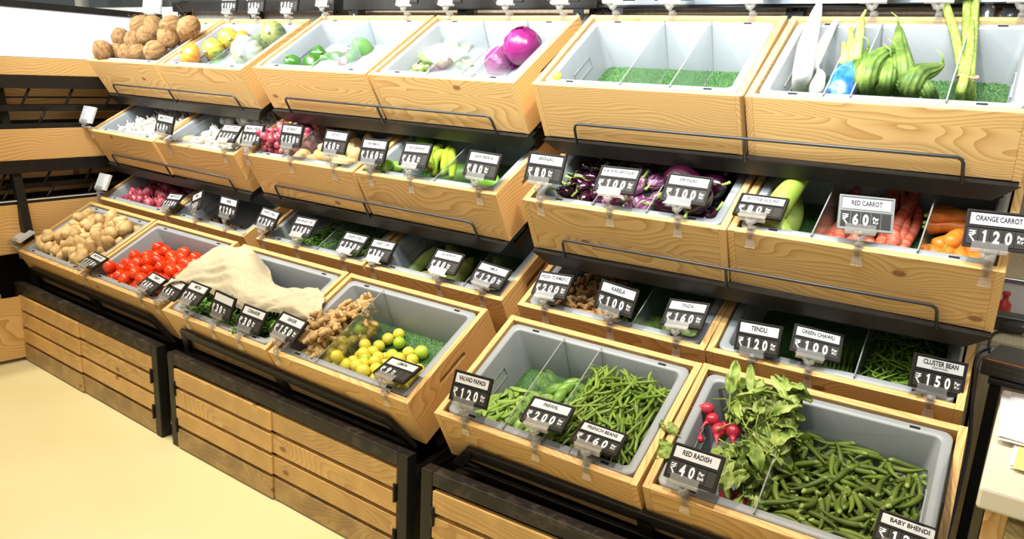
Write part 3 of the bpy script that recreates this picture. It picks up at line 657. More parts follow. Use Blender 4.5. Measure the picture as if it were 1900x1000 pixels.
P['pleaf'] = mottled('pale_leaf', [(.42,.55,.16),(.62,.72,.32)], 20, .5, .4, .3, 60, .1)
P['cabb'] = mottled('purple_cabbage', [(.14,.008,.07),(.28,.018,.15),(.46,.10,.30)], 9, .22, .6, .6, 22, .05, (1,1,.35), 6)
P['daik'] = mottled('white_radish', [(0.681, 0.653, 0.552), (0.791, 0.764, 0.681)], 10, .4, .4, .1, 60, .03)
P['bluew'] = mottled('blue_wrap', [(.01,.09,.50),(.06,.22,.75),(.55,.70,.95)], 22, .2, .7, .8, 30, 0)
P['celery'] = mottled('celery_stalk', [(.28,.48,.07),(.48,.66,.16)], 20, .4, .4, .2, 80, .05, (6,6,1))
P['rgour'] = mottled('ridge_gourd_skin', [(0.05, 0.108, 0.02), (0.108, 0.18, 0.032), (0.198, 0.27, 0.054)], 30, .5, .35, .2, 120, .1)
P['drum'] = mottled('drumstick_pod', [(.13,.23,.035),(.28,.38,.07),(.42,.48,.14)], 12, .5, .3, .2, 70, .1, (10,10,1))
P['band'] = plain('pink_rubber_band', (.75,.30,.22), .5)
P['mango'] = mottled('raw_mango', [(.10,.24,.02),(.22,.36,.04)], 12, .3, .5, 0, None, .1)
P['banana'] = mottled('raw_banana', [(.17,.29,.02),(.34,.42,.035)], 10, .35, .4, 0, None, .08)
P['tip'] = plain('brown_tip', (.10,.06,.03), .8)
P['papaya'] = mottled('raw_papaya', [(.05,.18,.02),(.22,.42,.04)], 7, .35, .4, 0, None, .15)
P['brin'] = mottled('dark_brinjal', [(0.013, 0.001, 0.005), (0.029, 0.002, 0.013)], 6, .10, .8, 0, None, .3)
P['brins'] = mottled('striped_brinjal', [(.10,.008,.06),(.30,.05,.20),(.68,.55,.60)], 34, .18, .7, 0, None, .15, (3,3,.35))
P['bcal'] = mottled('brinjal_calyx', [(.14,.28,.04),(.34,.46,.12)], 40, .55, .3)
P['gourd'] = mottled('bottle_gourd_skin', [(0.238, 0.34, 0.043), (0.374, 0.451, 0.093)], 10, .38, .4, 0, None, .08)
P['rcar'] = mottled('red_carrot_skin', [(0.425, 0.038, 0.021), (0.544, 0.111, 0.06), (0.595, 0.221, 0.136)], 30, .4, .4, .35, 60, .1, (4,.6,.6), 5)
P['ocar'] = mottled('orange_carrot_skin', [(0.56, 0.128, 0.012), (0.68, 0.216, 0.024)], 30, .35, .4, .2, 60, .08, (4,.6,.6))
P['taro'] = mottled('taro_skin', [(.10,.045,.02),(.30,.17,.08)], 60, .8, .2, .6, 120, .15)
P['gchi'] = mottled('green_chilli_skin', [(0.04, 0.152, 0.008), (0.104, 0.264, 0.016), (0.208, 0.4, 0.032)], 10, .22, .6, 0, None, .3)
P['wchi'] = mottled('pale_chilli_skin', [(.35,.55,.10),(.52,.68,.18)], 10, .25, .5, 0, None, .15)
P['corn'] = mottled('corn_husk', [(.30,.45,.09),(.56,.66,.22)], 9, .5, .3, .2, 60, .1, (1,8,8))
P['corny'] = plain('corn_yellow', (.78,.52,.04), .35)
P['jack'] = mottled('jackfruit_rind', [(.16,.20,.04),(.34,.36,.09)], 55, .75, .2, 1.0, 110, .08)
P['amla'] = mottled('amla_skin', [(.42,.52,.10),(.58,.62,.20)], 10, .3, .5, 0, None, .12)
P['turm'] = mottled('turmeric_skin', [(.20,.09,.03),(.46,.25,.09),(.58,.38,.17)], 40, .6, .3, .6, 90, .2, (6,1,1))
P['tinda'] = mottled('tinda_skin', [(.28,.48,.07),(.50,.65,.20)], 16, .3, .5, 0, None, .12)
P['bean'] = mottled('french_bean_skin', [(0.108, 0.194, 0.022), (0.173, 0.266, 0.032), (0.245, 0.331, 0.065)], 9, .38, .4, .05, 80, .22)
P['cbean'] = mottled('cluster_bean_skin', [(0.104, 0.224, 0.016), (0.24, 0.376, 0.04)], 9, .4, .4, 0, None, .25)
P['papdi'] = mottled('flat_bean_skin', [(0.203, 0.359, 0.047), (0.343, 0.484, 0.109)], 14, .4, .4, .05, 80, .15)
P['parw'] = mottled('parwal_skin', [(0.08, 0.224, 0.016), (0.176, 0.336, 0.04), (0.36, 0.464, 0.16)], 22, .35, .45, 0, None, .12, (.5,5,5))
P['okra'] = mottled('okra_skin', [(.055,.085,.010),(.10,.145,.016),(.17,.215,.03)], 12, .5, .35, .08, 80, .25)
P['okap'] = mottled('okra_cap', [(0.188, 0.27, 0.053), (0.315, 0.375, 0.105)], 30, .5, .35)
P['ginger'] = mottled('ginger_skin', [(.28,.15,.05),(.48,.31,.12),(.60,.43,.21)], 34, .6, .3, .4, 100, .1)
P['lemon'] = mottled('lemon_skin', [(0.648, 0.54, 0.036), (0.738, 0.648, 0.09)], 20, .3, .5, .15, 300, .06)
P['lime'] = mottled('lime_skin', [(.32,.50,.03),(.50,.62,.06)], 20, .3, .5, .15, 300, .1)
P['radi'] = mottled('red_radish_skin', [(.36,.012,.03),(.52,.04,.07)], 20, .28, .5, 0, None, .1)
P['rleaf'] = mottled('radish_leaf', [(0.115, 0.194, 0.025), (0.259, 0.346, 0.065), (0.396, 0.446, 0.144)], 26, .5, .35, .4, 90, .15)
P['herb'] = mottled('herb_leaf', [(.04,.13,.015),(.12,.28,.03),(.22,.42,.06)], 18, .5, .35, .2, 90, .3)
P['cloth'] = mottled('undyed_cotton', [(.50,.44,.30),(.56,.50,.35)], 60, .9, .1, .25, 700, 0)
def mk(b, name, *mats): return b.mesh(name, mats)
V = {}   # kind -> list of variants; a variant = list of (part name, mesh), first = body
def kind(name, variants): V[name] = variants
def calyx(b, z, r, n=6, mi=0, up=.4, h=.006):
    vs = [(0,0,z+.001)]; fs = []
    for i in range(n*2):
        a = math.pi*i/n; rr = r if i % 2 == 0 else r*.28
        vs.append((rr*math.cos(a), rr*math.sin(a), z - (up*r if i % 2 == 0 else 0) + h*.2))
    for i in range(n*2): fs.append((0, 1+i, 1+(i+1) % (n*2)))
    b.add(vs, fs, mi)
kind('potato', [[('potato', mk(sph(.034*a, .026*c, .024*d, None, 14, 10, .35, 1.3, s), 'potato', P['potato']))] for s, (a,c,d) in enumerate(((1.15,1.1,1.05),(.95,1,1),(1.35,1.15,1.1),(.8,.85,.95),(1.5,1.25,1.15)))])
def tomato(s, e):
    b = sph(.026, .025, .030*e, lambda t: 1-.12*math.exp(-(t-.97)**2*200), 16, 12, .08, .8, s)
    return [('tomato', mk(b, 'tomato', P['tomato']))]
kind('tomato', [tomato(s, e) for s, e in enumerate((1.0,.92,1.15,1.25,1.05))])
def onion(m, r, s):
    b = sph(r, r*.97, r*.92, lambda t: 1 - .10*t, 16, 12, .08, .9, s)
    b.tube([(0,0,r*.82),(r*.05,0,r*1.12),(r*.16,.0,r*1.42)], [r*.22,r*.10,r*.03], 6); return [('onion', mk(b, 'onion', m))]
kind('onion', [onion(P['onion'], .026*q, i) for i, q in enumerate((1,1.1,.9,1.2))])
kind('shallot', [onion(P['onion'], .017*q, i+9) for i, q in enumerate((1,1.12,.9))])
kind('white_onion', [onion(P['wonion'], .019*q, i+5) for i, q in enumerate((1,1.15,.9))])
kind('silver_onion', [onion(P['silver'], .022*q, i+5) for i, q in enumerate((1,1.1))])
def garlic(s):
    r = .021; b = sph(r, r, r*.75, lambda t: 1-.35*max(0,t-.6), 20, 10, .1, 1, s, (8,.10))
    b.tube([(0,0,r*.6),(.001,0,r*1.1),(.003,.001,r*1.5)], [r*.3,r*.16,r*.10], 6); return [('garlic', mk(b, 'garlic', P['garlic']))]
kind('garlic', [garlic(s) for s in range(3)])
def coconut(s):
    b = sph(.054, .052, .060, lambda t: 1-.10*t, 20, 14, .10, 2.2, s); rd = random.Random(s)
    f = MB()
    for i in range(46):
        v = Vector((rd.gauss(0,1), rd.gauss(0,1), rd.gauss(.3,1))).normalized(); p = Vector((v.x*.052, v.y*.050, v.z*.058)); w = Vector((rd.gauss(0,1), rd.gauss(0,1), rd.gauss(0,1)))*.014
        f.tube([p, p+v*.008+w*.5, p+v*.010+w*1.5], [.0007,.0005,.0002], 4)
    return [('coconut', mk(b, 'coconut', P['coco'])), ('fibre', mk(f, 'fibre', P['fibre']))]
kind('coconut', [coconut(s) for s in range(3)])
def pumpkin(m, r, h, ribs, s):
    b = sph(r, r, h, None, 40, 14, .04, 1, s, (ribs,.10,3)); q = MB(); q.tube([(0,0,h*.86),(.002,0,h*1.05),(.006,.002,h*1.2)], [.010,.006,.008], 8); return [('pumpkin', mk(b, 'pumpkin', m)), ('stem', mk(q, 'stem', P['stem']))]
kind('pumpkin', [pumpkin(P['pumpo'],.05,.037,12,1), pumpkin(P['pumpg'],.048,.042,12,2), pumpkin(P['pumps'],.068,.052,14,3), pumpkin(P['pumpd'],.058,.048,14,4), pumpkin(P['gmel'],.04,.028,12,5)])
def capsicum(m, s):
    b = sph(.038, .038, .043, lambda t: .92+.12*t, 24, 12, .06, 1, s, (4,.10)); q = MB(); q.tube([(0,0,.036),(.002,0,.048),(.006,0,.058)], [.007,.004,.005], 7); return [('capsicum', mk(b, 'capsicum', m)), ('stem', mk(q, 'stem', P['gstem']))]
kind('capsicum', [capsicum(P['caps'], 1), capsicum(P['caps'], 2)])
def plainv(nm, b, m): return [(nm, mk(b, nm, m))]
kind('melon', [plainv('papaya', sph(.052,.052,.062,None,18,12,.05,1,3), P['gmel'])])
def wrapped():
    b = sph(.03,.028,.045,lambda t:1.05-.35*t,16,10,.08,1,2); w = sph(.034,.032,.050,lambda t:1.08-.35*t,18,10,.35,2.6,5); q = MB()
    w.tube([(0,0,.04),(.004,0,.055),(-.004,.004,.070)], [.016,.008,.020], 9)
    return [('wrapped_capsicum', mk(b,'wrapped_capsicum',P['redc'])), ('cling_film', mk(w,'cling_film',P['wrap']))]
kind('wrapped', [wrapped()])
def caulif():
    b = MB(); rd = random.Random(4)
    base = sph(.05,.05,.038,None,16,10,.1,1,1); b.add(base.v, base.f, 0, True)
    for i in range(60):
        a = i*2.4; rr = math.sqrt(i/60)*.95; v = Vector((rr*math.cos(a), rr*math.sin(a), math.sqrt(max(0,1-rr*rr))))
        c = Vector((v.x*.05, v.y*.05, v.z*.04)); s = sph(.011,.011,.010,None,8,5,.2,1,i); b.add([Vector(p)+c for p in s.v], s.f, 0, True)
    lf = MB()
    for i in range(7):
        a = i*.9; leafpatch(lf, Matrix.Rotation(a,4,'Z') @ Matrix.Translation((.035,0,-.03)) @ Matrix.Rotation(R_(-70),4,'Y'), .085, .06, i)
    return [('cauliflower', mk(b,'cauliflower',P['caul'])), ('leaf', mk(lf,'leaf',P['pleaf']))]
def leafpatch(b, M, ln, wd, s, nx=7, ny=5, crump=.25):
    """a leaf blade running along x from the origin, thin closed double surface, ruffled"""
    vs = []
    for i in range(nx+1):
        t = i/nx; hw = wd/2*math.sin(math.pi*(.12+.83*t))**.7
        for j in range(ny+1):
            q = j/ny*2-1; z = wd*.18*abs(q) + crump*wd*noise.noise(Vector((t*3.2, q*2.1, s*3.1))) - ln*.25*t*t
            vs.append(M @ Vector((t*ln, q*hw*(1+.12*noise.noise(Vector((t*9,q*3,s)))), z)))
    fs = [(i*(ny+1)+j, (i+1)*(ny+1)+j, (i+1)*(ny+1)+j+1, i*(ny+1)+j+1) for i in range(nx) for j in range(ny)]
    b.add(vs, fs, 0, True)
kind('cauliflower', [caulif()])
def lettuce():
    b = MB()
    for i in range(12):
        a = i*2.39; leafpatch(b, Matrix.Rotation(a,4,'Z') @ Matrix.Translation((.006,0,-.02)) @ Matrix.Rotation(R_(-35-i*4),4,'Y'), .055, .05, i+7)
    return [('lettuce', mk(b,'lettuce',P['pleaf']))]
kind('lettuce', [lettuce()])
def cabbage(r, s):
    b = sph(r, r, r*.93, None, 28, 18, .05, 1.2, s)
    for i in range(7):    # overlapping outer leaves
        a = i*.897; q = sph(r*1.02, r*1.02, r*.95, None, 28, 18, .09, 1.5, s+i); vs = [Vector(p) for p in q.v]; M = Matrix.Rotation(a,4,'Z') @ Matrix.Rotation(.35,4,'X')
        keep = [f for f in q.f if len(f) == 4 and all((vs[k].x > r*.25 and vs[k].z > -r*.7) for k in f)]
        b.add([M @ (v*(1.0+.004*i)) for v in vs], keep, 0, True)
    return [('cabbage', mk(b,'cabbage',P['cabb']))]
kind('cabbage', [cabbage(.062,1), cabbage(.054,5)])
def drop(t): return max(.02, math.sin(math.pi*min(1,t*1.05))**.5 if t < .5 else (1-((t-.5)/.5)**2.2)**.6)
def carrotp(t): return (min(1, t*14)**.5)*(1-.55*t)*(1 if t < .9 else max(.05,(1-t)/.1))
def carrot(m, ln, r, s, bend):
    b = rod(ln, r, carrotp, 12, 16, (bend, .0), s, .01); q = MB(); q.tube([(-ln*.5,0+bend,0),(-ln*.5-.008,bend,0)], [r*.3,r*.16], 6); 
    return [('carrot', mk(b,'carrot',m)), ('stem', mk(q,'stem',P['gstem']))]
kind('red_carrot', [carrot(P['rcar'], .22, .019, i, bd) for i, bd in enumerate((.02,-.015,.035))])
kind('orange_carrot', [carrot(P['ocar'], .15, .022, i+4, bd) for i, bd in enumerate((.006,-.004,.01))])
def beanv(nm, m, ln, r, bends, n=6, flat=1, pr=None, k=8, wob=.0):
    pr = pr or (lambda t: min(1, t*9, (1-t)*6+.12)**.6)
    return [[(nm, mk(rod(ln*(1+.12*math.sin(i*2.1)), r, pr, n, k, bd, i, wob, 0, None, None, flat), nm, m))] for i, bd in enumerate(bends)]
kind('french_bean', beanv('french_bean', P['bean'], .125, .0042, ((.012,.002),(-.022,.003),(.030,-.003),(.004,.004),(-.008,.006)), 7, 1, None, 10, .010))
kind('cluster_bean', beanv('cluster_bean', P['cbean'], .095, .0034, ((.010,.002),(-.020,.003),(.026,0),(.003,.003)), 5, .6, None, 7, .006))
kind('flat_bean', beanv('flat_bean', P['papdi'], .088, .0085, ((.010,.002),(-.016,.003),(.004,-.003)), 8, .35, lambda t: max(.04, math.sin(math.pi*t)**.55), 9))
kind('chilli', beanv('green_chilli', P['gchi'], .075, .0045, ((.008,.002),(-.014,.002),(.003,0)), 7, 1, lambda t: (min(1,t*10)**.5)*(1-t)**.45+.03, 9, .006))
kind('pale_chilli', beanv('pale_chilli', P['wchi'], .08, .009, ((.008,.002),(-.008,.002)), 8, 1, lambda t: (min(1,t*8)**.5)*(1-t)**.5+.03, 9))
kind('chawli', beanv('chawli_bean', P['bean'], .13, .0032, ((.003,.001),(-.004,.001)), 6))
def okra(ln, bd, s):
    b = MB(); rod(ln, .0068, lambda t: (.82 if t < .1 else .98)*(1-max(0,t-.25)**1.5*1.18)+.02, 10, 10, bd, s, .002, 0, (5,.10), b)
    rod(.012, .0062, lambda t: .45+.55*min(1,t*1.4), 8, 3, (0,0), s, 0, 1, None, b)
    e = bd[0]
    n0 = len(b.v) - 8*4
    for i in range(n0, len(b.v)): v = b.v[i]; b.v[i] = (v[0]-ln/2-.001, v[1]+e, v[2]+bd[1])
    return [('okra', mk(b, 'okra', P['okra'], P['okap']))]
kind('okra', [okra(.080,(.004,0),1), okra(.090,(-.008,0),2), okra(.070,(.010,0),3), okra(.084,(.001,.002),4)])
def parwal(s):
    b = rod(.068, .0155, lambda t: max(.05, math.sin(math.pi*t)**.75), 10, 10, (.003,0), s, .003); return [('parwal', mk(b,'parwal',P['parw']))]
kind('parwal', [parwal(1), parwal(2)])
def brinjal(m, r, ln, s, cal=1.0):
    b = sph(r, r, ln, lambda t: 1.08-.35*t**1.5, 18, 12, .04, 1, s)
    q = MB(); calyx(q, ln*.93, r*.85*cal, 5, 0, .75); q.tube([(0,0,ln*.90),(.003,0,ln*1.1),(.010,.002,ln*1.1+.022)], [.006,.0035,.0045], 7)
    return [('brinjal', mk(b,'brinjal',m)), ('calyx', mk(q,'calyx',P['bcal']))]
kind('small_brinjal', [brinjal(P['brin'], .018, .026, s, 1.3) for s in range(3)])
kind('striped_brinjal', [brinjal(P['brins'], .026, .031, s, 1.35) for s in range(3)])
kind('big_brinjal', [brinjal(P['brin'], .042, .058, s, .8) for s in range(2)])
def fing(m, nm, seed, r=.0085, ln=.055):
    rd = random.Random(seed); b = rod(ln, r, lambda t: (.9+.12*math.sin(t*40))*min(1,t*7,(1-t)*7+.2)**.5, 9, 16, (rd.uniform(-.01,.01),0), seed, .006)
    for i in range(rd.randint(0,2)):
        p = Vector((rd.uniform(-.3,.3)*ln,0,0)); d = Vector((rd.uniform(-1,1),rd.choice((-1,1)),rd.uniform(-.4,.4))).normalized()
        b.tube([p, p+d*r*1.6, p+d*r*2.6], [r*.8,r*.75,r*.3], 8)
    return [(nm, mk(b,nm,m))]
kind('turmeric', [fing(P['turm'],'turmeric_root',s) for s in range(4)])
def ginger(seed):
    rd = random.Random(seed); b = MB()
    def knob(p, d, r, depth):
        ln = r*rd.uniform(1.8,2.8); q = p + d*ln
        pts = [p - d*r*.3, p+d*ln*.3, p+d*ln*.7, q]; b.tube([pts[0],pts[1],pts[2],q,q+d*r*.55], [r*.75,r*1.02,r*.92,r*.85,r*.35], 10)
        if depth > 0:
            for s in range(rd.randint(1,3)):
                nd = (d + Vector((rd.uniform(-1,1),rd.uniform(-1,1),rd.uniform(-.5,.5)))*1.1).normalized(); nd.z *= .5; nd.normalize()
                knob(p.lerp(q, rd.uniform(.5,1)), nd, r*rd.uniform(.72,.95), depth-1)
    knob(Vector((-.02,0,0)), Vector((1,0,0)), .0125, 3); knob(Vector((-.01,0,0)), Vector((-.5,.8,0)).normalized(), .0115, 2)
    for i, v in enumerate(b.v):
        q = Vector(v); b.v[i] = tuple(q + q.normalized()*.0022*noise.noise(q*90))
    return [('ginger', mk(b,'ginger',P['ginger']))]
kind('ginger', [ginger(s) for s in (3,8,11,15)])
def citrus(m, r, s): 
    b = sph(r, r, r*1.05, lambda t: 1+.0*t, 16, 12, .03, 1, s); return [('lemon', mk(b,'lemon',m))]
kind('lemon', [citrus(P['lemon'], .0205, 1), citrus(P['lemon'], .0215, 2)])
kind('lime', [citrus(P['lime'], .0215, 3), citrus(P['lime'], .024, 4)])
kind('amla', [citrus(P['amla'], .018, 3)]); kind('tinda', [plainv('tinda_gourd', sph(.027,.027,.022,None,18,10,.04,1,2,(8,.02)), P['tinda'])])
kind('taro', [plainv('taro_root', sph(.028,.020,.018,None,14,10,.35,2,s), P['taro']) for s in range(2)])
kind('mango', [plainv('raw_mango', sph(.035,.03,.045,lambda t:1.1-.25*t,16,12,.06,1,2,None,.008), P['mango'])])
def longg(m, r, h, pr, s, n=18, amp=.04, bend=0, nm='gourd'): return [(nm, mk(sph(r,r,h,pr,n,16,amp,1,s,None,bend), nm, m))]
kind('papaya', [longg(P['papaya'],.05,.095,lambda t:1.1-.4*t,1,nm='raw_papaya')])
kind('bottle_gourd', [longg(P['gourd'],.036,.13,lambda t:1.12-.45*t,1,18,.04,.02,'bottle_gourd'), longg(P['gourd'],.04,.11,lambda t:1.15-.5*t,4,18,.04,-.01,'bottle_gourd')])
# ------------------------------------------------------------------ placing
PROTO = {}; LAB = {}
def spawn(kd, vi, M, label, cat, group):
    """first use of a variant builds it, later uses copy it with its parts"""
    key = (kd, vi)
    if key in PROTO:
        r = PROTO[key]; c = r.copy(); COL.objects.link(c); c.matrix_world = M
        for ch in r.children:
            d = ch.copy(); COL.objects.link(d); d.parent = c
    else:
        parts = V[kd][vi]; c = link(parts[0][0], parts[0][1]); c.matrix_world = M
        for nm, me in parts[1:]: link(nm, me, c)
        PROTO[key] = c
    tag(c, label, cat); 
    if group: c['group'] = group
    elif 'group' in c: del c['group']
    return c
def ball(kd, vi, k, px, py, zc, label, cat, rot=(0,0,0), group=None, s=1.0):
    p = L(k, px, py, z=zc); me = V[kd][vi][0][1]; rr = max(v.co.length for v in me.vertices)*s*.8; rr = min(rr, .05)
    while (p.x < -.262+rr or p.y > .375-rr) and zc < .20: zc += .004; p = L(k, px, py, z=zc)
    M = FR[k] @ Matrix.Translation(p) @ Euler([R_(a) for a in rot]).to_matrix().to_4x4() @ Matrix.Scale(s, 4)
    return spawn(kd, vi, M, label, cat, group)
def heap(kd, k, n, reg, r, label, cat, group, slope=.5, seed=1, spread=1.0, squash=.86, axis='any', floor=None, cap=None, jit=.0):
    """pours n roundish things into a region of the tray; they settle on the floor and on each other"""
    rd = random.Random(seed); fl = (INFO[k][1] if floor is None else floor); ti = CR[k][4]; done = []; sn, cs = math.sin(ti), math.cos(ti)
    nv = len(V[kd])
    for i in range(n):
        vi = rd.randrange(nv); rr = r*(1 + rd.uniform(-jit, jit)); best = None
        for c in range(70):
            x = rd.uniform(reg[0]+rr, reg[1]-rr); y = rd.uniform(reg[2]+rr, reg[3]-rr); h = fl + rr
            for (a, b_, hh, r2) in done:
                d2 = (a-x)**2+(b_-y)**2; s = (rr+r2)*squash
                if d2 < s*s: h = max(h, hh + math.sqrt(s*s-d2))
            if cap is not None and h > cap(x, y): continue
            cost = h*cs + y*sn*slope + rd.uniform(0, .006*spread)
            if best is None or cost < best[0]: best = (cost, x, y, h)
        if best is None: continue
        _, x, y, h = best; done.append((x,y,h,rr))
        if axis == 'any': E_ = Euler((rd.uniform(0,6.28), rd.uniform(0,6.28), rd.uniform(0,6.28)))
        elif axis == 'flat': E_ = Euler((rd.uniform(-.3,.3), rd.uniform(-.3,.3), rd.uniform(0,6.28)))
        else: E_ = Euler((R_(axis[0])+rd.uniform(-.5,.5), R_(axis[1])+rd.uniform(-.5,.5), rd.uniform(0,6.28)))
        spawn(kd, vi, FR[k] @ Matrix.Translation((x,y,h)) @ E_.to_matrix().to_4x4(), label, cat, group)
    return done
def strew(kd, k, n, reg, r, ln, label, cat, group, ang=(0,6.28), slope=.6, seed=1, top=None, floor=None, cell=.006, press=.62, flatr=True):
    """scatters n long things over a region, each lying on those below (height field in the tray's frame)"""
    rd = random.Random(seed); fl = INFO[k][1] if floor is None else floor; ti = CR[k][4]; sn, cs = math.sin(ti), math.cos(ti)
    x0, x1, y0, y1 = reg; nx, ny = int((x1-x0)/cell)+1, int((y1-y0)/cell)+1; Hf = [[fl]*ny for _ in range(nx)]; nv = len(V[kd])
    def hat(x, y):
        i = min(nx-1, max(0, int((x-x0)/cell))); j = min(ny-1, max(0, int((y-y0)/cell))); return Hf[i][j]
    for q in range(n):
        best = None
        for c in range(14):
            a = rd.uniform(*ang) + (math.pi if rd.random() < .5 else 0); hx, hy = math.cos(a)*ln*.46, math.sin(a)*ln*.46
            xa, xb = x0+abs(hx), x1-abs(hx); ya, yb = y0+abs(hy), y1-abs(hy)
            if xa > xb: xa = xb = (x0+x1)/2
            if ya > yb: ya = yb = (y0+y1)/2
            x = rd.uniform(xa, xb); y = rd.uniform(ya, yb)
            hs = [hat(x+hx*t, y+hy*t) for t in (-.9,-.45,0,.45,.9)]
            if top is not None and max(hs) > top(x, y): continue
            cost = sum(hs)/5*cs + y*sn*slope + rd.uniform(0,.006)
            if best is None or cost < best[0]: best = (cost, x, y, a, hx, hy, hs)
        if best is None: continue
        _, x, y, a, hx, hy, hs = best
        sl = (hs[4]+hs[3]-hs[0]-hs[1])/(2.7*ln*.46); sl = max(-.6, min(.6, sl)); mid = max(sum(hs)/5, max(hs)*press + min(hs)*(1-press)) + r
        for t in [i/8-1 for i in range(17)]:
            px, py = x+hx*t, y+hy*t; i = int((px-x0)/cell); j = int((py-y0)/cell)
            for di in (-1,0,1):
                for dj in (-1,0,1):
                    if abs(di)+abs(dj) > 1 and r < cell: continue
                    if 0 <= i+di < nx and 0 <= j+dj < ny: Hf[i+di][j+dj] = max(Hf[i+di][j+dj], mid + sl*t*ln*.46 + r*(.7 if di or dj else .9))
        M = FR[k] @ Matrix.Translation((x,y,mid)) @ Matrix.Rotation(a,4,'Z') @ Matrix.Rotation(-math.atan(sl),4,'Y') @ Matrix.Rotation(rd.uniform(-.8,.8) if flatr else rd.uniform(0,6.28),4,'X')
        spawn(kd, rd.randrange(nv), M, label, cat, group)
IN = .246   # half width of the usable inside
YF, YB = .058, .362
# ------------------------------------------------------------------ what lies in the trays
# --- top row
CO = [(192,95,.175),(217,98,.16),(238,99,.165),(258,100,.16),(289,95,.185),(226,73,.20),(250,76,.20),(273,66,.215),(312,70,.21),(262,47,.245),(287,50,.235),(318,48,.245),(350,50,.235),(338,68,.18),(243,93,.11),(272,92,.12)]
for i, (px, py, z) in enumerate(CO):
    ball('coconut', i % 3, (0,0,0), px, py, z, 'husked brown coconut with loose fibres, heaped at the left end of top row', 'coconut', (i*37, i*71, i*29), 'coconuts heaped in the top row', .93)
PK = [(0,(353,103,.070),'small bright orange pumpkin at the front of the pumpkin tray',(35,-20,0),.85),(1,(396,92,.075),'orange and green mottled pumpkin behind the small orange one',(70,20,0),.85),(1,(424,71,.085),'orange pumpkin farther back against the divider',(80,0,60),.8),
      (2,(459,97,.078),'large grey-green ribbed pumpkin right of the divider',(75,10,20),.88),(4,(403,113,.05),'small pale green pumpkin below the mottled one',(20,0,0),.7),(3,(506,62,.10),'dark green and yellow pumpkin in the rear right corner',(60,0,30),.75),(0,(450,73,.085),'orange pumpkin behind the grey-green one',(60,0,0),.65),(3,(482,86,.07),'dark mottled pumpkin right of the grey-green one',(60,40,0),.7)]
for vi, (px, py, z), lab, rot, s in PK: ball('pumpkin', vi, (0,0,1), px, py, z+.03, lab, 'pumpkin', rot, None, s*1.28)
for i, (px, py, z, lab) in enumerate(((544,119,.066,'green capsicum nearest the front left corner of its tray'),(591,101,.085,'green capsicum just left of the divider'),(606,112,.072,'green capsicum right behind the cling-filmed one'),(578,118,.06,'yellow-green capsicum low at the front rim'),(628,112,.07,'green capsicum touching the wrapped red one'))):
    ball('capsicum', i % 2, (1,0,0), px, py, z, lab, 'capsicum', (20+40*i, 30*i, 50*i), None, .9)
ball('wrapped', 0, (1,0,0), 643, 113, .085, 'red capsicum wrapped in cling film', 'capsicum', (-50,35,20), None, .9)
ball('melon', 0, (1,0,0), 672, 90, .10, 'large round green papaya behind the divider, rear right', 'papaya', (20,0,0), None, .8)
ball('melon', 0, (1,0,0), 655, 108, .085, 'smaller green papaya in front of the large one', 'papaya', (60,0,40), None, .62)
ball('cauliflower', 0, (1,0,1), 822, 117, .075, 'cauliflower between two dividers', 'cauliflower', (-10,15,0), None, 1.35)
ball('lettuce', 0, (1,0,1), 778, 134, .060, 'pale green lettuce low at the front, left of the cauliflower', 'lettuce', (0,0,0), None, .8)
ball('lettuce', 0, (1,0,1), 866, 130, .070, 'pale green lettuce between cauliflower and purple cabbage', 'lettuce', (10,0,80), None, .9)
ball('cabbage', 0, (1,0,1), 969, 85, .155, 'upper purple cabbage leaning in the right corner', 'cabbage', (10,10,0), None, .98)
ball('cabbage', 1, (1,0,1), 930, 118, .10, 'lower purple cabbage at the front', 'cabbage', (60,20,60), None, 1)
ball('cabbage', 1, (1,0,1), 957, 117, .075, 'purple cabbage mostly hidden below the other two', 'cabbage', (60,20,160), None, .8)
ball('lemon', 0, (2,0,0), 1033, 141, .06, 'small yellow lemon in the front left corner of the empty tray', 'lemon', (0,0,0), None, .7)
# long things standing in the last tray of the top row
def wpt(k, px, py, z=None, y=None): return L(k, px, py, z=z, y=y)
def standing(nm, k, pts, rad, n, mat, label, cat, parts=(), ridge=None, group=None, sub=5):
    """a bent body through points of the crate's frame, smoothed"""
    P_ = [Vector(p) for p in pts]; o0 = P_[0].copy(); q = []; rs = []
    for i in range(len(P_)-1):
        a = P_[max(0,i-1)]; b_ = P_[i]; c = P_[i+1]; d = P_[min(len(P_)-1,i+2)]
        for j in range(sub):
            t = j/sub; q.append(.5*((2*b_)+(c-a)*t+(2*a-5*b_+4*c-d)*t*t+(3*b_-a-3*c+d)*t**3)-o0); rs.append(rad[i]*(1-t)+rad[i+1]*t)
    q.append(P_[-1]-o0); rs.append(rad[-1]); b = MB(); b.tube(q, rs, n, 0, True, ridge)
    o = link(nm, b.mesh(nm), None, (mat,)); o.matrix_world = FR[k] @ Matrix.Translation(o0); tag(o, label, cat, group)
    return o
K = (2,0,1)
def A(px, py, z=None, y=None): return wpt(K, px, py, z, y)
standing('white_radish', K, [A(1484,166,z=.085), A(1490,130,y=.12), A(1498,85,y=.21), A(1512,35,y=.33), A(1520,8,y=.385), A(1524,-4,y=.40)], [.021,.025,.024,.017,.008,.0035], 16, P['daik'], 'tall white radish leaning beyond the top rim, its root tip highest', 'radish')
standing('white_radish', K, [A(1500,150,z=.05), A(1512,118,y=.20), A(1530,78,y=.28), A(1548,45,y=.36), A(1556,36,y=.37)], [.010,.014,.014,.008,.002], 14, P['daik'], 'thinner white radish leaning right behind the tall one', 'radish')
standing('white_radish', K, [A(1512,186,z=.055), A(1516,160,y=.12), A(1522,140,y=.17), A(1518,128,y=.19), A(1517,112,y=.2)], [.018,.019,.013,.004,.0015], 14, P['daik'], 'short white radish stub at the front beside the divider', 'radish')
cb = MB(); c0 = A(1567,150,y=.13)
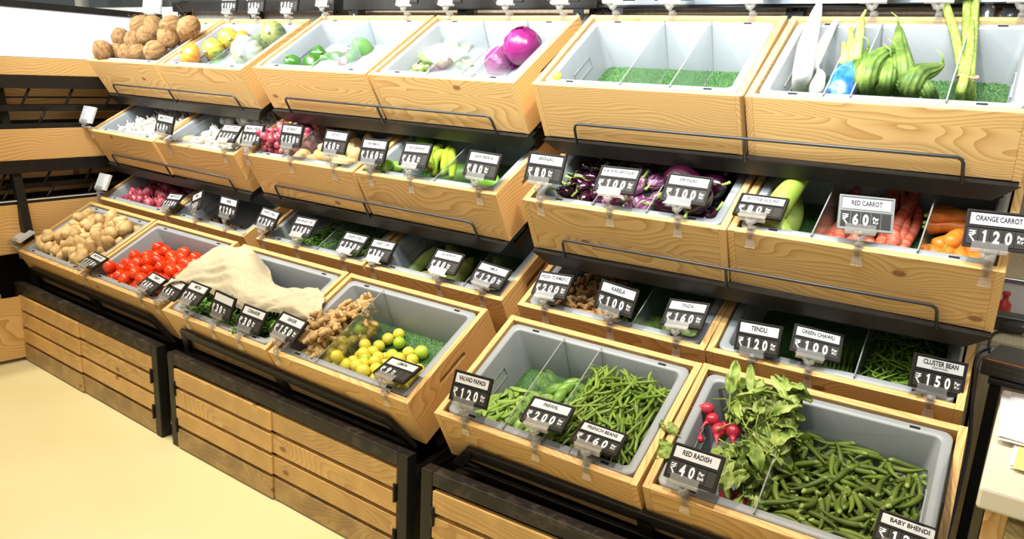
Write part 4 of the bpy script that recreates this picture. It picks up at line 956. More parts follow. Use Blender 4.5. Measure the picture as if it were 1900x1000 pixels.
q = sph(.034,.03,.065,lambda t:1.15-.2*t,18,12,.18,2,3); dirn = (A(1590,70,y=.30)-A(1563,165,y=.10)).normalized(); Mq = dirn.to_track_quat('Z','Y').to_matrix().to_4x4()
cb.add([Mq @ Vector(p) for p in q.v], q.f, 0, True)
root = link('celery_bundle', cb.mesh('celery_bundle'), None, (P['bluew'],)); root.matrix_world = FR[K] @ Matrix.Translation(c0); tag(root, 'celery bundle with its base wrapped in blue plastic', 'celery')
for pts in (((1565,118,.17),(1572,95,.22),(1577,80,.25)),((1575,115,.18),(1580,85,.25),(1578,52,.31)),((1582,112,.19),(1590,75,.28),(1596,38,.36),(1607,18,.38)),((1588,110,.19),(1598,60,.31),(1600,35,.36)),((1570,112,.18),(1567,95,.21),(1566,80,.24))):
    b = MB(); b.tube([A(x,y_,y=yy)-c0 for x,y_,yy in pts], [.012,.008,.006,.003][:len(pts)], 8, 0, True); link('stalk', b.mesh('stalk'), root, (P['celery'],))
RG = [([(1612,178,.06,'z'),(1606,150,.10),(1618,118,.15),(1645,98,.19),(1662,98,.21)],[.014,.024,.024,.016,.005],'ridge gourd curving over at the left of the gourd heap'),
      ([(1640,180,.065,'z'),(1645,150,.11),(1650,125,.15),(1653,108,.17)],[.015,.020,.016,.004],'ridge gourd upright in the middle of the gourd heap'),
      ([(1672,180,.06,'z'),(1676,140,.14),(1670,95,.22),(1668,58,.30),(1667,48,.32)],[.018,.026,.020,.009,.004],'tallest ridge gourd reaching up at the centre'),
      ([(1695,178,.06,'z'),(1690,158,.10),(1706,138,.14),(1735,128,.17),(1750,118,.19)],[.014,.025,.024,.014,.004],'ridge gourd curving right towards the divider'),
      ([(1735,187,.045,'z'),(1722,170,.10),(1705,150,.14),(1690,138,.17)],[.010,.016,.015,.006],'slim ridge gourd under the right-hand one'),
      ([(1628,180,.05,'z'),(1634,160,.12),(1655,145,.14),(1690,172,.09)],[.012,.016,.016,.010],'ridge gourd lying low behind the upright ones'),
      ([(1590,178,.05,'z'),(1590,150,.13),(1596,120,.19),(1612,90,.26)],[.012,.018,.015,.004],'ridge gourd pressed against the left divider')]
for pts, rad, lab in RG:
    pp = [A(p[0],p[1],z=p[2]) if len(p) == 4 else A(p[0],p[1],y=p[2]) for p in pts]
    o = standing('ridge_gourd', K, pp, rad, 40, P['rgour'], lab, 'gourd', (), (10,.10))
    e = pp[-1]-pp[0]; b = MB(); b.tube([e, e+Vector((-.004,.006,.02)), e+Vector((-.020,.006,.034))], [.0028,.0018,.0010], 6); link('stem', b.mesh('stem'), o, (P['gstem'],))
for i, pts in enumerate((((1788,187,.07,'z'),(1786,143,.16),(1774,70,.33),(1752,0,.44),(1745,-25,.48)),((1797,188,.07,'z'),(1795,143,.16),(1794,70,.33),(1795,0,.44),(1795,-30,.48)),((1805,188,.07,'z'),(1801,143,.165),(1806,70,.33),(1810,0,.44),(1812,-30,.48)),((1781,187,.06,'z'),(1783,170,.11),(1790,143,.15),(1799,100,.24),(1803,40,.37)))):
    pp = [A(p[0],p[1],z=p[2]) if len(p) == 4 else A(p[0],p[1],y=p[2]) for p in pts]
    standing('drumstick', K, pp, [.009,.0105,.0105,.010,.006], 12, P['drum'], ['leftmost drumstick pod of the banded bundle, leaning left','middle drumstick pod of the banded bundle','rightmost drumstick pod of the banded bundle','short drumstick pod behind the banded bundle'][i], 'drumstick', (), (3,.08))
b = MB(); cc = A(1796,143,y=.155); b.tube([Vector((.021*math.cos(a), .012*math.sin(a), .003*math.sin(2*a))) for a in [i*math.pi/10 for i in range(21)]], .0026, 6)
o = link('rubber_band', b.mesh('rubber_band'), None, (P['band'],)); o.matrix_world = FR[K] @ Matrix.Translation(cc) @ Matrix.Rotation(R_(-35),4,'X'); tag(o, 'pink rubber band around the drumstick pods', 'rubber band')
# --- second row
heap('garlic', (0,1,0), 85, (-.13,.255,YF-.015,.36), .0205, 'white garlic bulb in the left tray of the second row', 'garlic', 'garlic bulbs', .28, 3, 1, .85, (0,0), .108)
x = DV[(0,1,1)][0]
heap('white_onion', (0,1,1), 78, (x+.01,.25,YF-.01,.24), .018, 'small white onion at the front of its tray, second row', 'onion', 'small white onions', .30, 5, 1, .85, (30,0), .11)
heap('silver_onion', (0,1,1), 26, (x+.01,.25,.24,.37), .021, 'silvery white onion at the back of its tray, second row', 'onion', 'silvery onions at the back', .1, 6, 1, .85, (30,0), .13)
ball('potato', 0, (0,1,1), 353, 262, .115, 'single brownish potato at the front, left of the white onions', 'potato')
xa, xb = DV[(1,1,0)]
heap('shallot', (1,1,0), 44, (-.245,xa+.0,YF-.01,.22), .0165, 'small red onion left of the divider, second row', 'onion', 'small red onions in the second row, left', .6, 7, 1, .85, 'any', .09)
heap('shallot', (1,1,0), 120, (xa,xb,YF-.01,.37), .0175, 'small red onion behind the clear divider, second row', 'onion', 'small red onions in the second row, middle', .35, 8, 1, .85, 'any', .10)
heap('potato', (1,1,0), 26, (xb,.255,YF-.01,.37), .027, 'tan potato in the second row', 'potato', 'potatoes of the second row', .3, 9, 1, .85, 'any', .08)
K = (1,1,1)
ball('mango', 0, K, 714, 310, .075, 'green raw mango at the front left of its tray', 'mango', (80,0,30), None, .85)
ball('mango', 0, K, 735, 312, .070, 'lighter green raw mango beside the first one', 'mango', (80,0,70), None, .8)
ball('papaya', 0, K, 788, 264, .10, 'pale green papaya at the back left of the turf', 'papaya', (80,0,60), None, .7)
ball('papaya', 0, K, 812, 268, .085, 'green papaya behind the bananas', 'papaya', (80,0,20), None, .6)
bn = thing('banana_bunch', 'bunch of green raw bananas standing on the turf, second row', 'bananas', FR[K] @ Matrix.Translation(wpt(K,800,322,z=.05)))
o0 = wpt(K,800,322,z=.05)
for pts in (((793,318,.05),(790,298,.10),(800,282,.15),(818,276,.18)),((805,325,.055),(806,300,.11),(818,285,.15),(832,285,.17)),((822,325,.05),(826,300,.12),(832,282,.17),(838,272,.2)),((838,328,.05),(840,305,.12),(838,288,.16),(842,276,.19)),((800,312,.05),(797,290,.12),(806,278,.17),(822,270,.2))):
    pp = [wpt(K,a,b_,y=c+.03)-o0 for a,b_,c in pts]; b = MB(); q = []; rs = []
    for i in range(13):
        t = i/12*3; j = min(2,int(t)); f = t-j; p0 = pp[max(0,j-1)]; p1 = pp[j]; p2 = pp[j+1]; p3 = pp[min(3,j+2)]
        q.append(.5*((2*p1)+(p2-p0)*f+(2*p0-5*p1+4*p2-p3)*f*f+(3*p1-p0-3*p2+p3)*f**3)); rs.append(.017*max(.2,math.sin(math.pi*(.08+.84*i/12))**.5))
    b.tube(q, rs, 8, 0, True, (5,.06)); b.tube([q[0], q[0]-(q[1]-q[0]).normalized()*.008], [.004,.003], 6, 1); link('banana', b.mesh('banana'), bn, (P['banana'], P['tip']))
ball('papaya', 0, K, 852, 312, .08, 'green papaya right of the divider, nearest the bananas', 'papaya', (70,20,20), None, .72)
ball('papaya', 0, K, 902, 332, .075, 'dark green papaya under the raw papaya tag', 'papaya', (85,0,70), None, .85)
ball('papaya', 0, K, 880, 310, .08, 'green papaya partly hidden behind the raw papaya tag', 'papaya', (85,0,30), None, .8)
K = (2,1,0); xa, xb = DV[K]
heap('small_brinjal', K, 46, (-.245,xa-.0,YF-.01,.37), .0205, 'small dark purple brinjal with green calyx in the left third of its tray', 'brinjal', 'small dark brinjals', .35, 11, 1, .88, (80,0), .09)
heap('striped_brinjal', K, 17, (xa,xb,YF-.01,.37), .029, 'purple and white striped round brinjal', 'brinjal', 'striped brinjals', .3, 12, 1, .9, (60,0), .07)
heap('big_brinjal', K, 10, (xb,.25,YF-.01,.37), .046, 'large dark glossy brinjal in the right third of its tray', 'brinjal', 'large brinjals', .3, 13, 1, .9, (75,0), .06)
K = (2,1,1); xa, xb = DV[K]
ball('bottle_gourd', 0, K, 1452, 372, .115, 'largest pale green bottle gourd leaning up at the left', 'bottle gourd', (-70,10,-10), None, 1)
ball('bottle_gourd', 1, K, 1470, 395, .08, 'bottle gourd lying to the right of the largest one', 'bottle gourd', (-75,0,8), None, .85)
ball('bottle_gourd', 1, K, 1436, 410, .09, 'short bottle gourd at the front behind its price tag', 'bottle gourd', (-70,0,60), None, .65)
rd = random.Random(5)
CRR = [(1532,428,78,.05),(1548,425,85,.06),(1592,452,60,.05),(1630,455,120,.055),(1660,450,95,.06),(1672,440,92,.075),(1688,448,88,.06),(1665,425,75,.09),(1650,400,80,.10),(1680,400,70,.09),(1612,430,88,.05),(1575,420,95,.05),(1640,385,70,.09),(1690,380,80,.08)]
for i, (px, py, a, z) in enumerate(CRR):
    p = L(K, px, py, z=z); y = min(.30, max(.155, p.y+.05)); x = min(xb-.022, max(xa+.022, p.x)); an = R_(-90+ (a-85)*.45)
    M = FR[K] @ Matrix.Translation((x,y,z+.012)) @ Matrix.Rotation(R_(a+180 if a > 0 else a) if False else math.pi/2 + (a-85)*.008, 4, 'Z') @ Matrix.Rotation(R_(-12-(i*7) % 14),4,'Y')
    spawn('red_carrot', i % 3, M, 'long pinkish red carrot standing tip upwards in its tray', 'carrot', 'red carrots')
OC = [(1722,412,10,.10),(1760,418,5,.095),(1738,395,20,.12),(1722,452,70,.085),(1748,445,110,.085),(1768,440,60,.09),(1790,430,70,.10),(1730,470,40,.07),(1770,475,165,.07),(1800,478,20,.075),(1820,480,150,.07),(1712,440,95,.07),(1785,400,0,.09),(1750,462,30,.06),(1810,462,60,.07),(1835,470,100,.07)]
for i, (px, py, a, z) in enumerate(OC):
    p = L(K, px, py, z=z); y = min(.32, max(.085, p.y)); x = min(.205, max(xb+.06, p.x))
    M = FR[K] @ Matrix.Translation((x,y,z)) @ Matrix.Rotation(R_(a), 4, 'Z') @ Matrix.Rotation(R_((i*13) % 17-8),4,'Y')
    spawn('orange_carrot', i % 3, M, 'thick orange carrot in the right end of the second row', 'carrot', 'orange carrots')
# --- third row
heap('onion', (0,2,0), 66, (-.25,.22,YF-.01,.37), .0255, 'red onion in the left tray of the third row', 'onion', 'red onions of the third row', .30, 15, 1, .86, (20,0), .09, None, .1)
for i, (px, py) in enumerate(((386,409),(394,411),(403,413),(432,422),(440,425),(449,430),(465,426),(420,418))): ball('taro', i % 2, (0,2,1), px, py, .05+.002*(i % 3), 'small brown taro root on the floor of the dark tray', 'taro', (0,0,i*50), 'taro roots', .9)
ball('shallot', 0, (0,2,1), 388, 412, .06, 'single small red onion among the taro roots', 'onion')
K = (1,2,0); x = DV[K][0]
strew('pale_chilli', K, 8, (-.24,-.10,.06,.20), .008, .08, 'pale green chilli at the left front of the chilli tray', 'chilli', 'pale green chillies', (0,6.28), .6, 3)
strew('chilli', K, 130, (-.16,x,.055,.36), .0045, .075, 'green chilli left of the divider, third row', 'chilli', 'green chillies left of the divider', (0,6.28), .35, 4)
strew('chilli', K, 120, (x,.245,.055,.36), .0045, .075, 'green chilli right of the divider, third row', 'chilli', 'green chillies right of the divider', (0,6.28), .35, 5)
K = (1,2,1)
def corn(px, py, z, a, lab):
    M = FR[K] @ Matrix.Translation(L(K,px,py,z=z)) @ Matrix.Rotation(R_(a),4,'Z') @ Matrix.Rotation(R_(-14),4,'Y')
    b = rod(.19, .026, lambda t: min(1,t*7)**.6*(1-.15*t) if t < .62 else (.9*(1-((t-.62)/.45)**1.3)), 14, 14, (0,0), 1, .004); o = link('corn_cob', b.mesh('corn_cob'), None, (P['corn'],)); o.matrix_world = M; tag(o, lab, 'corn')
    s = MB(); s.tube([(.08,0,0),(.10,.004,.004),(.115,-.002,.008)], [.006,.004,.001], 6); link('silk', s.mesh('silk'), o, (P['tip'],))
    s = MB(); s.tube([(-.094,0,0),(-.100,0,0)], [.013,.011], 8); link('stalk_end', s.mesh('stalk_end'), o, (P['stem'],))
corn(755,488,.06,72,'sweet corn cob in its husk, leftmost of the two'); corn(780,490,.062,75,'sweet corn cob in its husk, right of the leftmost')
b = rod(.13,.022,lambda t:min(1,t*8,(1-t)*6)**.5,14,10); o = link('corn_cob', b.mesh('corn_cob'), None, (P['corny'],)); o.matrix_world = FR[K] @ Matrix.Translation(L(K,808,512,z=.05)) @ Matrix.Rotation(R_(20),4,'Z'); tag(o, 'peeled yellow corn cob behind the jackfruit tag', 'corn')
for i, (px, py, z, rt, s, lab) in enumerate(((858,505,.075,(-70,0,-12),.8,'green jackfruit wedge right of its price tag'),(838,515,.06,(-80,0,30),.7,'darker jackfruit wedge under its price tag'),(845,472,.09,(-80,0,60),.85,'jackfruit piece in shadow at the back'))):
    if i == 0: kind('jack', [plainv('jackfruit', sph(.038,.038,.085,lambda t:1.05-.3*t,18,14,.10,2,1,(9,.04)), P['jack'])])
    ball('jack', 0, K, px, py, z, lab, 'jackfruit', rt, None, s)
for i, (px, py, z) in enumerate(((923,484,.07),(905,530,.05),(918,538,.05),(932,540,.05),(945,531,.055),(951,522,.055),(956,512,.06),(893,520,.05),(940,518,.05))): ball('amla', 0, K, px, py, z, 'round yellow-green amla at the right end of the third row middle rack' if i else 'single amla resting on the turf above the amla tag', 'amla', (i*40,0,0), 'amla fruits' if i else None)
K = (2,2,0); x = DV[K][0]
strew('turmeric', K, 95, (-.235,-.03,.055,.34), .009, .055, 'knobbly brown turmeric root', 'turmeric', 'turmeric roots', (0,6.28), .45, 6, None, .075)
kr = [fing(P['parw'],'bitter_gourd',s,.009,.07) for s in (1,2)]; kind('karela', kr)
for i, (px, py) in enumerate(((1142,590),(1150,594),(1158,590),(1163,597))): ball('karela', i % 2, K, px, py, .052, 'small dark green bitter gourd under the karela tag', 'bitter gourd', (0,0,i*40), 'bitter gourds', .8)
for i, (px, py, lab) in enumerate(((1240,611,'tinda gourd left of the tinda tag clip'),(1277,619,'tinda gourd right of the tinda tag clip'),(1291,624,'tinda gourd in the right front corner'),(1205,607,'tinda gourd just right of the divider, behind it'),(1219,600,'tinda gourd farther back behind the divider'))): ball('tinda', 0, K, px, py, .062, lab, 'tinda', (10*i,15,0), None, .82)
K = (2,2,1); x = DV[K][0]
for i in range(20):
    p = L(K, 1505+4.0*i, 674+.8*i, z=.052)
    M = FR[K] @ Matrix.Translation((p.x, max(.125,p.y-.01+.006*math.sin(i*2.2)), .052+.008*(i % 2))) @ Matrix.Rotation(R_(95+6*math.sin(i*1.7)),4,'Z') @ Matrix.Rotation(R_(-10),4,'Y')
    spawn('chawli', i % 2, M, 'long green chawli bean in the short row beneath its tag', 'bean', 'chawli beans')
strew('cluster_bean', K, 250, (x+.004,.24,.055,.35), .0036, .09, 'slim cluster bean at the right end of the third row', 'bean', 'cluster beans', (0,6.28), .45, 7)
# --- bottom row
heap('potato', (0,3,0), 118, (-.255,.255,YF-.015,.372), .0275, 'tan potato in the heaped tray at the left end of the bottom row', 'potato', 'potatoes of the bottom row', .05, 21, 1.2, .84, 'any', .10, None, .12)
heap('tomato', (0,3,1), 100, (-.225,.255,YF-.015,.335), .0265, 'ripe red tomato in the bottom row', 'tomato', 'tomatoes', .42, 22, 1.0, .86, 'any', .075, None, .06)
K = (1,3,1); x = DV[K][0]
heap('ginger', K, 46, (-.225,x-.012,YF+.0,.335), .032, 'knobbly pale ginger root left of the divider', 'ginger', 'ginger roots', .45, 23, 1, .50, 'flat', .07, lambda a, b_: b_ > .10 or a > -.16)
heap('lemon', K, 64, (x+.004,.225,YF-.006,.22), .0205, 'small yellow lemon in the heap behind the lemon tag', 'lemon', 'yellow lemons', .8, 24, .6, .97, 'any', DEEP+.004, lambda a, b_: b_ < .22-.30*max(0,a-.02))
LM = [('lime',0,741,636,.055,'lime-green lemon highest in the heap, left of the turf'),('lime',1,782,654,.052,'largest lime-green lemon, resting on the turf at the right'),('lime',0,677,664,.11,'lime-green lemon at the left edge of the heap'),('lemon',0,740,620,.052,'yellow lemon farthest back against the divider'),('lemon',1,720,629,.055,'large yellow lemon near the back of the heap'),('lemon',0,703,642,.062,'yellow lemon third from the back along the divider'),('lemon',1,758,655,.054,'yellow lemon left of the largest lime-green one'),('lemon',0,765,668,.075,'yellow lemon below the largest lime-green one')]
for kd, vi, px, py, z, lab in LM: ball(kd, vi, K, px, py, z, lab, 'lemon', (20,40,0))
K = (2,3,0); xa, xb = DV[K]
strew('flat_bean', K, 95, (-.24,xa-.002,.055,.24), .005, .085, 'broad flat green bean left of the dividers', 'bean', 'flat beans', (0,6.28), .70, 8, None, DEEP+.02)
heap('parwal', K, 46, (xa+.0,xb+.0,YF-.01,.33), .0175, 'pointed gourd with pale stripes between the dividers', 'pointed gourd', 'pointed gourds', .50, 25, 1, .9, 'flat', DEEP+.03)
strew('french_bean', K, 300, (xb+.003,.25,.05,.345), .0046, .12, 'thin green french bean in the large heap', 'bean', 'french beans', (.6,2.6), .18, 9, None, .098, .006, .62)
K = (2,3,1); x = DV[K][0]
strew('okra', K, 300, (x+.003,.25,.05,.355), .0066, .082, 'small ridged green okra pod', 'okra', 'okra pods', (0,6.28), .50, 10, None, .066, .005, .5)
# greens under the cloth
K = (1,3,0)
hb = [[(nm, mk(q, nm, P['herb']))] for nm, q in ()]
def sprig(s, ln=.10):
    rd = random.Random(s); b = MB()
    for i in range(5):
        a = rd.uniform(-.4,.4); pts = [Vector((0,0,0))]
        d = Vector((1, math.tan(a), rd.uniform(-.1,.35))).normalized()
        for j in range(4): pts.append(pts[-1] + d*ln/4 + Vector((0, rd.uniform(-.006,.006), rd.uniform(-.006,.004))))
        b.tube(pts, [.0016,.0014,.0012,.001,.0006], 5)
        for j in range(7):
            p = pts[rd.randint(1,4)]; leafpatch(b, Matrix.Translation(p) @ Matrix.Rotation(rd.uniform(0,6.28),4,'Z') @ Matrix.Rotation(rd.uniform(-.9,.3),4,'Y'), rd.uniform(.016,.028), .010, s*10+j, 3, 2)
    return b
kind('herb', [[('herb_sprig', mk(sprig(s), 'herb_sprig', P['herb']))] for s in range(4)])
rd = random.Random(12)
for i in range(90):
    xx = rd.uniform(-.24,.24); yy = rd.uniform(.10,.20); zz = rd.uniform(.09,.150)
    M = FR[K] @ Matrix.Translation((xx,yy,zz)) @ Matrix.Rotation(rd.choice((rd.uniform(-3.1,-2.2),rd.uniform(-.9,.3)))+0,4,'Z') @ Matrix.Rotation(rd.uniform(-.35,.2),4,'Y')
    spawn('herb', i % 4, M, 'green herb sprig sticking out beneath the beige cloth', 'herbs', 'herb sprigs under the cloth')
# cloth
def ccm(p0,p1,p2,p3,t): return .5*((2*p1)+(p2-p0)*t+(2*p0-5*p1+4*p2-p3)*t*t+(3*p1-p0-3*p2+p3)*t**3)
CG = [[(302,531,.20),(340,523,.215),(385,540,.20),(455,577,.20),(520,582,.20),(588,600,.19),(596,592,.19)],
      [(325,512,.21),(362,503,.235),(410,522,.225),(462,556,.225),(520,560,.225),(572,572,.21),(598,570,.195)],
      [(350,492,.21),(385,486,.245),(428,498,.25),(470,532,.225),(530,545,.215),(570,552,.20),(603,556,.19)],
      [(378,474,.20),(412,468,.235),(450,478,.25),(492,512,.20),(520,535,.19),(568,541,.19),(602,550,.19)],
      [(398,463,.19),(428,458,.22),(468,466,.225),(500,500,.17),(512,530,.15),(560,538,.17),(588,532,.195)]]
cp = [[L(K,a,b_,z=c) for a,b_,c in row] for row in CG]
NU, NV = 60, 44; vs = []
for j in range(NV+1):
    t = j/NV*4; jj = min(3,int(t)); f = t-jj
    rows = [cp[max(0,min(4,jj+d))] for d in (-1,0,1,2)]
    col = [ccm(rows[0][i],rows[1][i],rows[2][i],rows[3][i],f) for i in range(7)]
    for i in range(NU+1):
        s = i/NU*6; ii = min(5,int(s)); g = s-ii
        p = ccm(col[max(0,ii-1)],col[ii],col[ii+1],col[min(6,ii+2)],g)
        edge = min(1, 5*min(i/NU,1-i/NU,j/NV,1-j/NV)+.15)
        w = .014*noise.noise(Vector((s*1.1+t*.7, t*.4, 1)))*1.3 + .008*noise.noise(Vector((s*2.6-t*1.4, t*1.2, 4))) + .012*abs(noise.noise(Vector((s*1.5-t*1.1, t*.6, 9)))) + .003*noise.noise(Vector((s*6, t*5, 3)))
        vs.append(p + Vector((0,-.003*noise.noise(Vector((s*9,t*9,2))),w)))
b = MB(); b.add(vs, [(j*(NU+1)+i, j*(NU+1)+i+1, (j+1)*(NU+1)+i+1, (j+1)*(NU+1)+i) for j in range(NV) for i in range(NU)], 0, True)
o = link('cotton_cloth', b.mesh('cotton_cloth'), None, (P['cloth'],)); o.matrix_world = FR[K]; tag(o, 'crumpled beige cotton cloth with frayed edge draped over the greens', 'cloth')
m = o.modifiers.new('thickness', 'SOLIDIFY'); m.thickness = .0012
m = o.modifiers.new('smooth', 'SUBSURF'); m.levels = 1; m.render_levels = 1
fb = MB(); rd = random.Random(2)
for i in range(2,NU-2):
    p = Vector(vs[i]); 
    for _ in range(2): fb.tube([p, p+Vector((rd.uniform(-.003,.003),rd.uniform(-.006,-.002),rd.uniform(-.004,.002))), p+Vector((rd.uniform(-.006,.006),rd.uniform(-.010,-.004),rd.uniform(-.010,-.002)))], .0004, 3)
p = Vector(vs[30]); fb.tube([p+Vector((0,-.05,-.02)), p+Vector((-.003,-.075,-.06)), p+Vector((.002,-.08,-.12)), p+Vector((-.008,-.082,-.16))], .0005, 4)
link('frayed_thread', fb.mesh('frayed_thread'), o, (P['cloth'],))
# radish bunch
K = (2,3,1)
o0 = L(K,1375,780,z=.12)
rb = thing('radish_bunch', 'large bunch of red radishes with yellow-green leaves, left half of its tray', 'radishes', FR[K] @ Matrix.Translation(o0))
def bulb(px, py, z, d, r, par, org, px2=None):
    p = L(K,px,py,z=z)-org; d = Vector(d).normalized(); M = Matrix.Translation(p) @ d.to_track_quat('Z','Y').to_matrix().to_4x4()
    q = sph(r,r,r*1.1,lambda t:1.0,14,10,.04,1,px % 7); b = MB(); b.add([M @ Vector(v) for v in q.v], q.f, 0, True)
    b.tube([M @ Vector((0,0,r*.75)), M @ Vector((0,0,r*1.5)), M @ Vector((.004,0,r*2.1)), M @ Vector((.010,0,r*3.0))], [r*.62,r*.26,r*.12,r*.03], 8)
    link('radish', b.mesh('radish'), par, (P['radi'],))
for a in ((1313,758,.17,(-1,-.1,0),.0155),(1322,778,.165,(-.5,-.8,0),.016),(1334,798,.165,(.1,-1,0),.018),(1361,800,.17,(.25,-1,-.1),.0185),(1300,815,.16,(-.3,.9,.2),.009),(1345,790,.15,(0,-1,0),.012),(1348,918,.10,(0,-1,0),.018),(1374,926,.09,(0,-1,0),.019),(1395,935,.08,(.3,-1,0),.014),(1384,905,.10,(.3,-1,0),.013)): bulb(*a, rb, o0)
rd = random.Random(21)
def leafat(px, py, z, ang, ln, wd, pitch, s):
    p = L(K,px,py,z=z)-o0; b = MB(); M = Matrix.Translation(p) @ Matrix.Rotation(ang,4,'Z') @ Matrix.Rotation(pitch,4,'Y') @ Matrix.Rotation(rd.uniform(-.7,.7),4,'X')
    leafpatch(b, M, ln*1.12, wd, s, 12, 6, .60); b.tube([M @ Vector((-ln*.7,0,-.004)), M @ Vector((-ln*.2,0,.002)), M @ Vector((ln*.5,0,-.004)), M @ Vector((ln*.85,0,-ln*.18))], [.0018,.0016,.0012,.0006], 5)
    link('leaf', b.mesh('leaf'), rb, (P['rleaf'],))
def zone(n, x0, x1, y0, y1, z0, z1, a0, a1, l0, l1, seed):
    for i in range(n):
        t = rd.random(); px = x0+(x1-x0)*rd.random(); py = y0+(y1-y0)*rd.random()
        leafat(px, py, rd.uniform(z0,z1), rd.uniform(a0,a1), rd.uniform(l0,l1), rd.uniform(.022,.036), rd.uniform(-.7,.7), seed+i*1.7)
zone(48,1352,1462,715,790,.13,.235,-.4,2.4,.05,.08,1)
zone(34,1375,1455,780,850,.12,.20,-1.5,1.5,.05,.075,50)
zone(26,1320,1410,800,880,.13,.17,-3,.2,.04,.06,90)
zone(20,1360,1430,850,930,.07,.13,-2.6,.3,.04,.06,120)
zone(5,1228,1262,800,860,.175,.19,2.4,3.6,.04,.055,150)
zone(4,1440,1478,705,735,.22,.24,-.6,.6,.05,.06,170)
# ------------------------------------------------------------------ left return run, right counter, background
# left run faces +x, its rows level with the main rack
r = thing('return_rack', 'black steel return rack with white board and pine panels at the far left', 'display rack', Matrix.Translation((-1.42,-.55,0)))
def part(nm, mb, mats, par=None, bv=.002):
    o = link(nm, mb.mesh(nm), par or r, mats); 
    if bv: bev(o, bv)
    return o
def lbox(a, c): b = MB(); b.box(a, c); return b
Y0, Y1 = -1.6, 1.25
b = MB(); M = Matrix.Translation((-.02,0,.87)) 
vs = [(-.0,Y0,1.425),(-.0,Y1,1.425),(-.14,Y1,1.652),(-.14,Y0,1.652),(-.02,Y0,1.425),(-.02,Y1,1.425),(-.16,Y1,1.652),(-.16,Y0,1.652)]
b.add(vs, [(0,1,2,3),(7,6,5,4),(0,4,5,1),(1,5,6,2),(2,6,7,3),(3,7,4,0)]); part('white_board', b, (plain('white_board', (.80,.82,.88), .4),))
part('top_rail', lbox((-.17,Y0,1.652),(-.13,Y1,1.682)), (BLK,))
part('pine_panel', lbox((-.02,Y0,1.342),(.0,Y1,1.423)), (WY,)); part('pine_panel', lbox((-.02,Y0,.945),(.0,Y1,1.092)), (WY,)); part('pine_panel', lbox((-.02,Y0,.50),(.0,Y1,.735)), (WY,))
for z0, z1, xo in ((1.282,1.340,0),(1.172,1.202,-.05),(1.092,1.115,-.02),(.885,.943,0),(.80,.825,-.06),(.735,.755,-.02)): part('cross_beam', lbox((-.03+xo,Y0,z0),(.005+xo,Y1,z1)), (BLK,))
for (za, zb) in ((1.202,1.300),(1.10,1.19),(.82,.90),(.74,.81)):
    for i in range(9):
        y = -.45+i*.20+(.06 if za < 1.15 else 0)-.1; b = MB(); b.tube([(-.03,y,za),(-.03,y+.05,zb)], .006, 6); part('grid_bar', b, (BLK,), None, 0)
for z, h in ((1.262,.050),(1.215,.03),(1.147,.045),(.86,.04),(.787,.04)):
    part('rear_slat', lbox((-.139,Y0,z-h/2),(-.128,Y1,z+h/2)), (WY,))
part('rear_sheet', lbox((-.20,Y0,.4),(-.19,Y1,1.42)), (BLK,))
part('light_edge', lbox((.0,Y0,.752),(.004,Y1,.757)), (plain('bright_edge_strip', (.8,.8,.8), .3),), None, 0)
b = MB(); vs = []
for (x, z) in ((-1.555,1.32),(-1.28,.12)):
    for dx_, dy_ in ((-.022,-.02),(.022,-.02),(.022,.02),(-.022,.02)): vs.append((x+dx_+1.42, -.16+dy_+.55, z))
b.add(vs, [(0,1,5,4),(1,2,6,5),(2,3,7,6),(3,0,4,7),(3,2,1,0),(4,5,6,7)]); part('slanted_post', b, (BLK,))
part('rear_cover', lbox((-.15,Y0,0),(-.14,Y1,1.30)), (BLK,)); part('base_beam', lbox((-.02,-1.6,.33),(.02,.2,.375)), (BLK,)); 
for i in range(4): part('slat', lbox((.0,-1.0,.245-.078*i),(.018,.25,.315-.078*i)), (WY,))
bx = thing('slatted_box', 'small slatted pine box on the floor at the far left edge', 'box', Matrix.Translation((-1.36,-.62,0)) @ Matrix.Rotation(-.12,4,'Z'))
for i in range(4):
    link('slat', lbox((-.5,-.012,.02+.075*i),(.03,.012,.082+.075*i)).mesh('slat'), bx, (WX,)); 
link('corner_batten', lbox((-.03,.012,.0),(.02,.04,.33)).mesh('corner_batten'), bx, (WZ,))
link('side', lbox((.012,.012,.02),(.03,.4,.32)).mesh('side'), bx, (WY,))
# counter on the right
ct = thing('side_counter', 'counter with thick cream top over pine planks at the right edge', 'counter', Matrix.Translation((2.60,-.19,0)))
CRM = plain('cream_laminate', (.76,.70,.55), .35); OLD = pine('weathered_plank', 0, (.44,.36,.16), (.22,.15,.06), .6)
part('countertop', lbox((-.005,0,.705),(.75,.62,.75)), (CRM,), ct, .006)
part('leg', lbox((.012,.02,0),(.05,.06,.704)), (WZ,), ct); part('side_board', lbox((.012,.06,.02),(.03,.62,.700)), (plain('dark_side_board', (.07,.045,.03), .5),), ct)
part('front_plank', lbox((.05,.012,.585),(.75,.03,.690)), (OLD,), ct); part('front_plank', lbox((.02,.012,.33),(.75,.03,.57)), (WX,), ct); part('front_plank', lbox((.02,.012,.03),(.75,.03,.31)), (WX,), ct)
PAP = mottled('white_paper', [(.78,.76,.70),(.84,.82,.77)], 5, .7, .2, 0, None, .04); YEL = plain('yellow_paper', (.75,.60,.22), .7)
rd = random.Random(1)
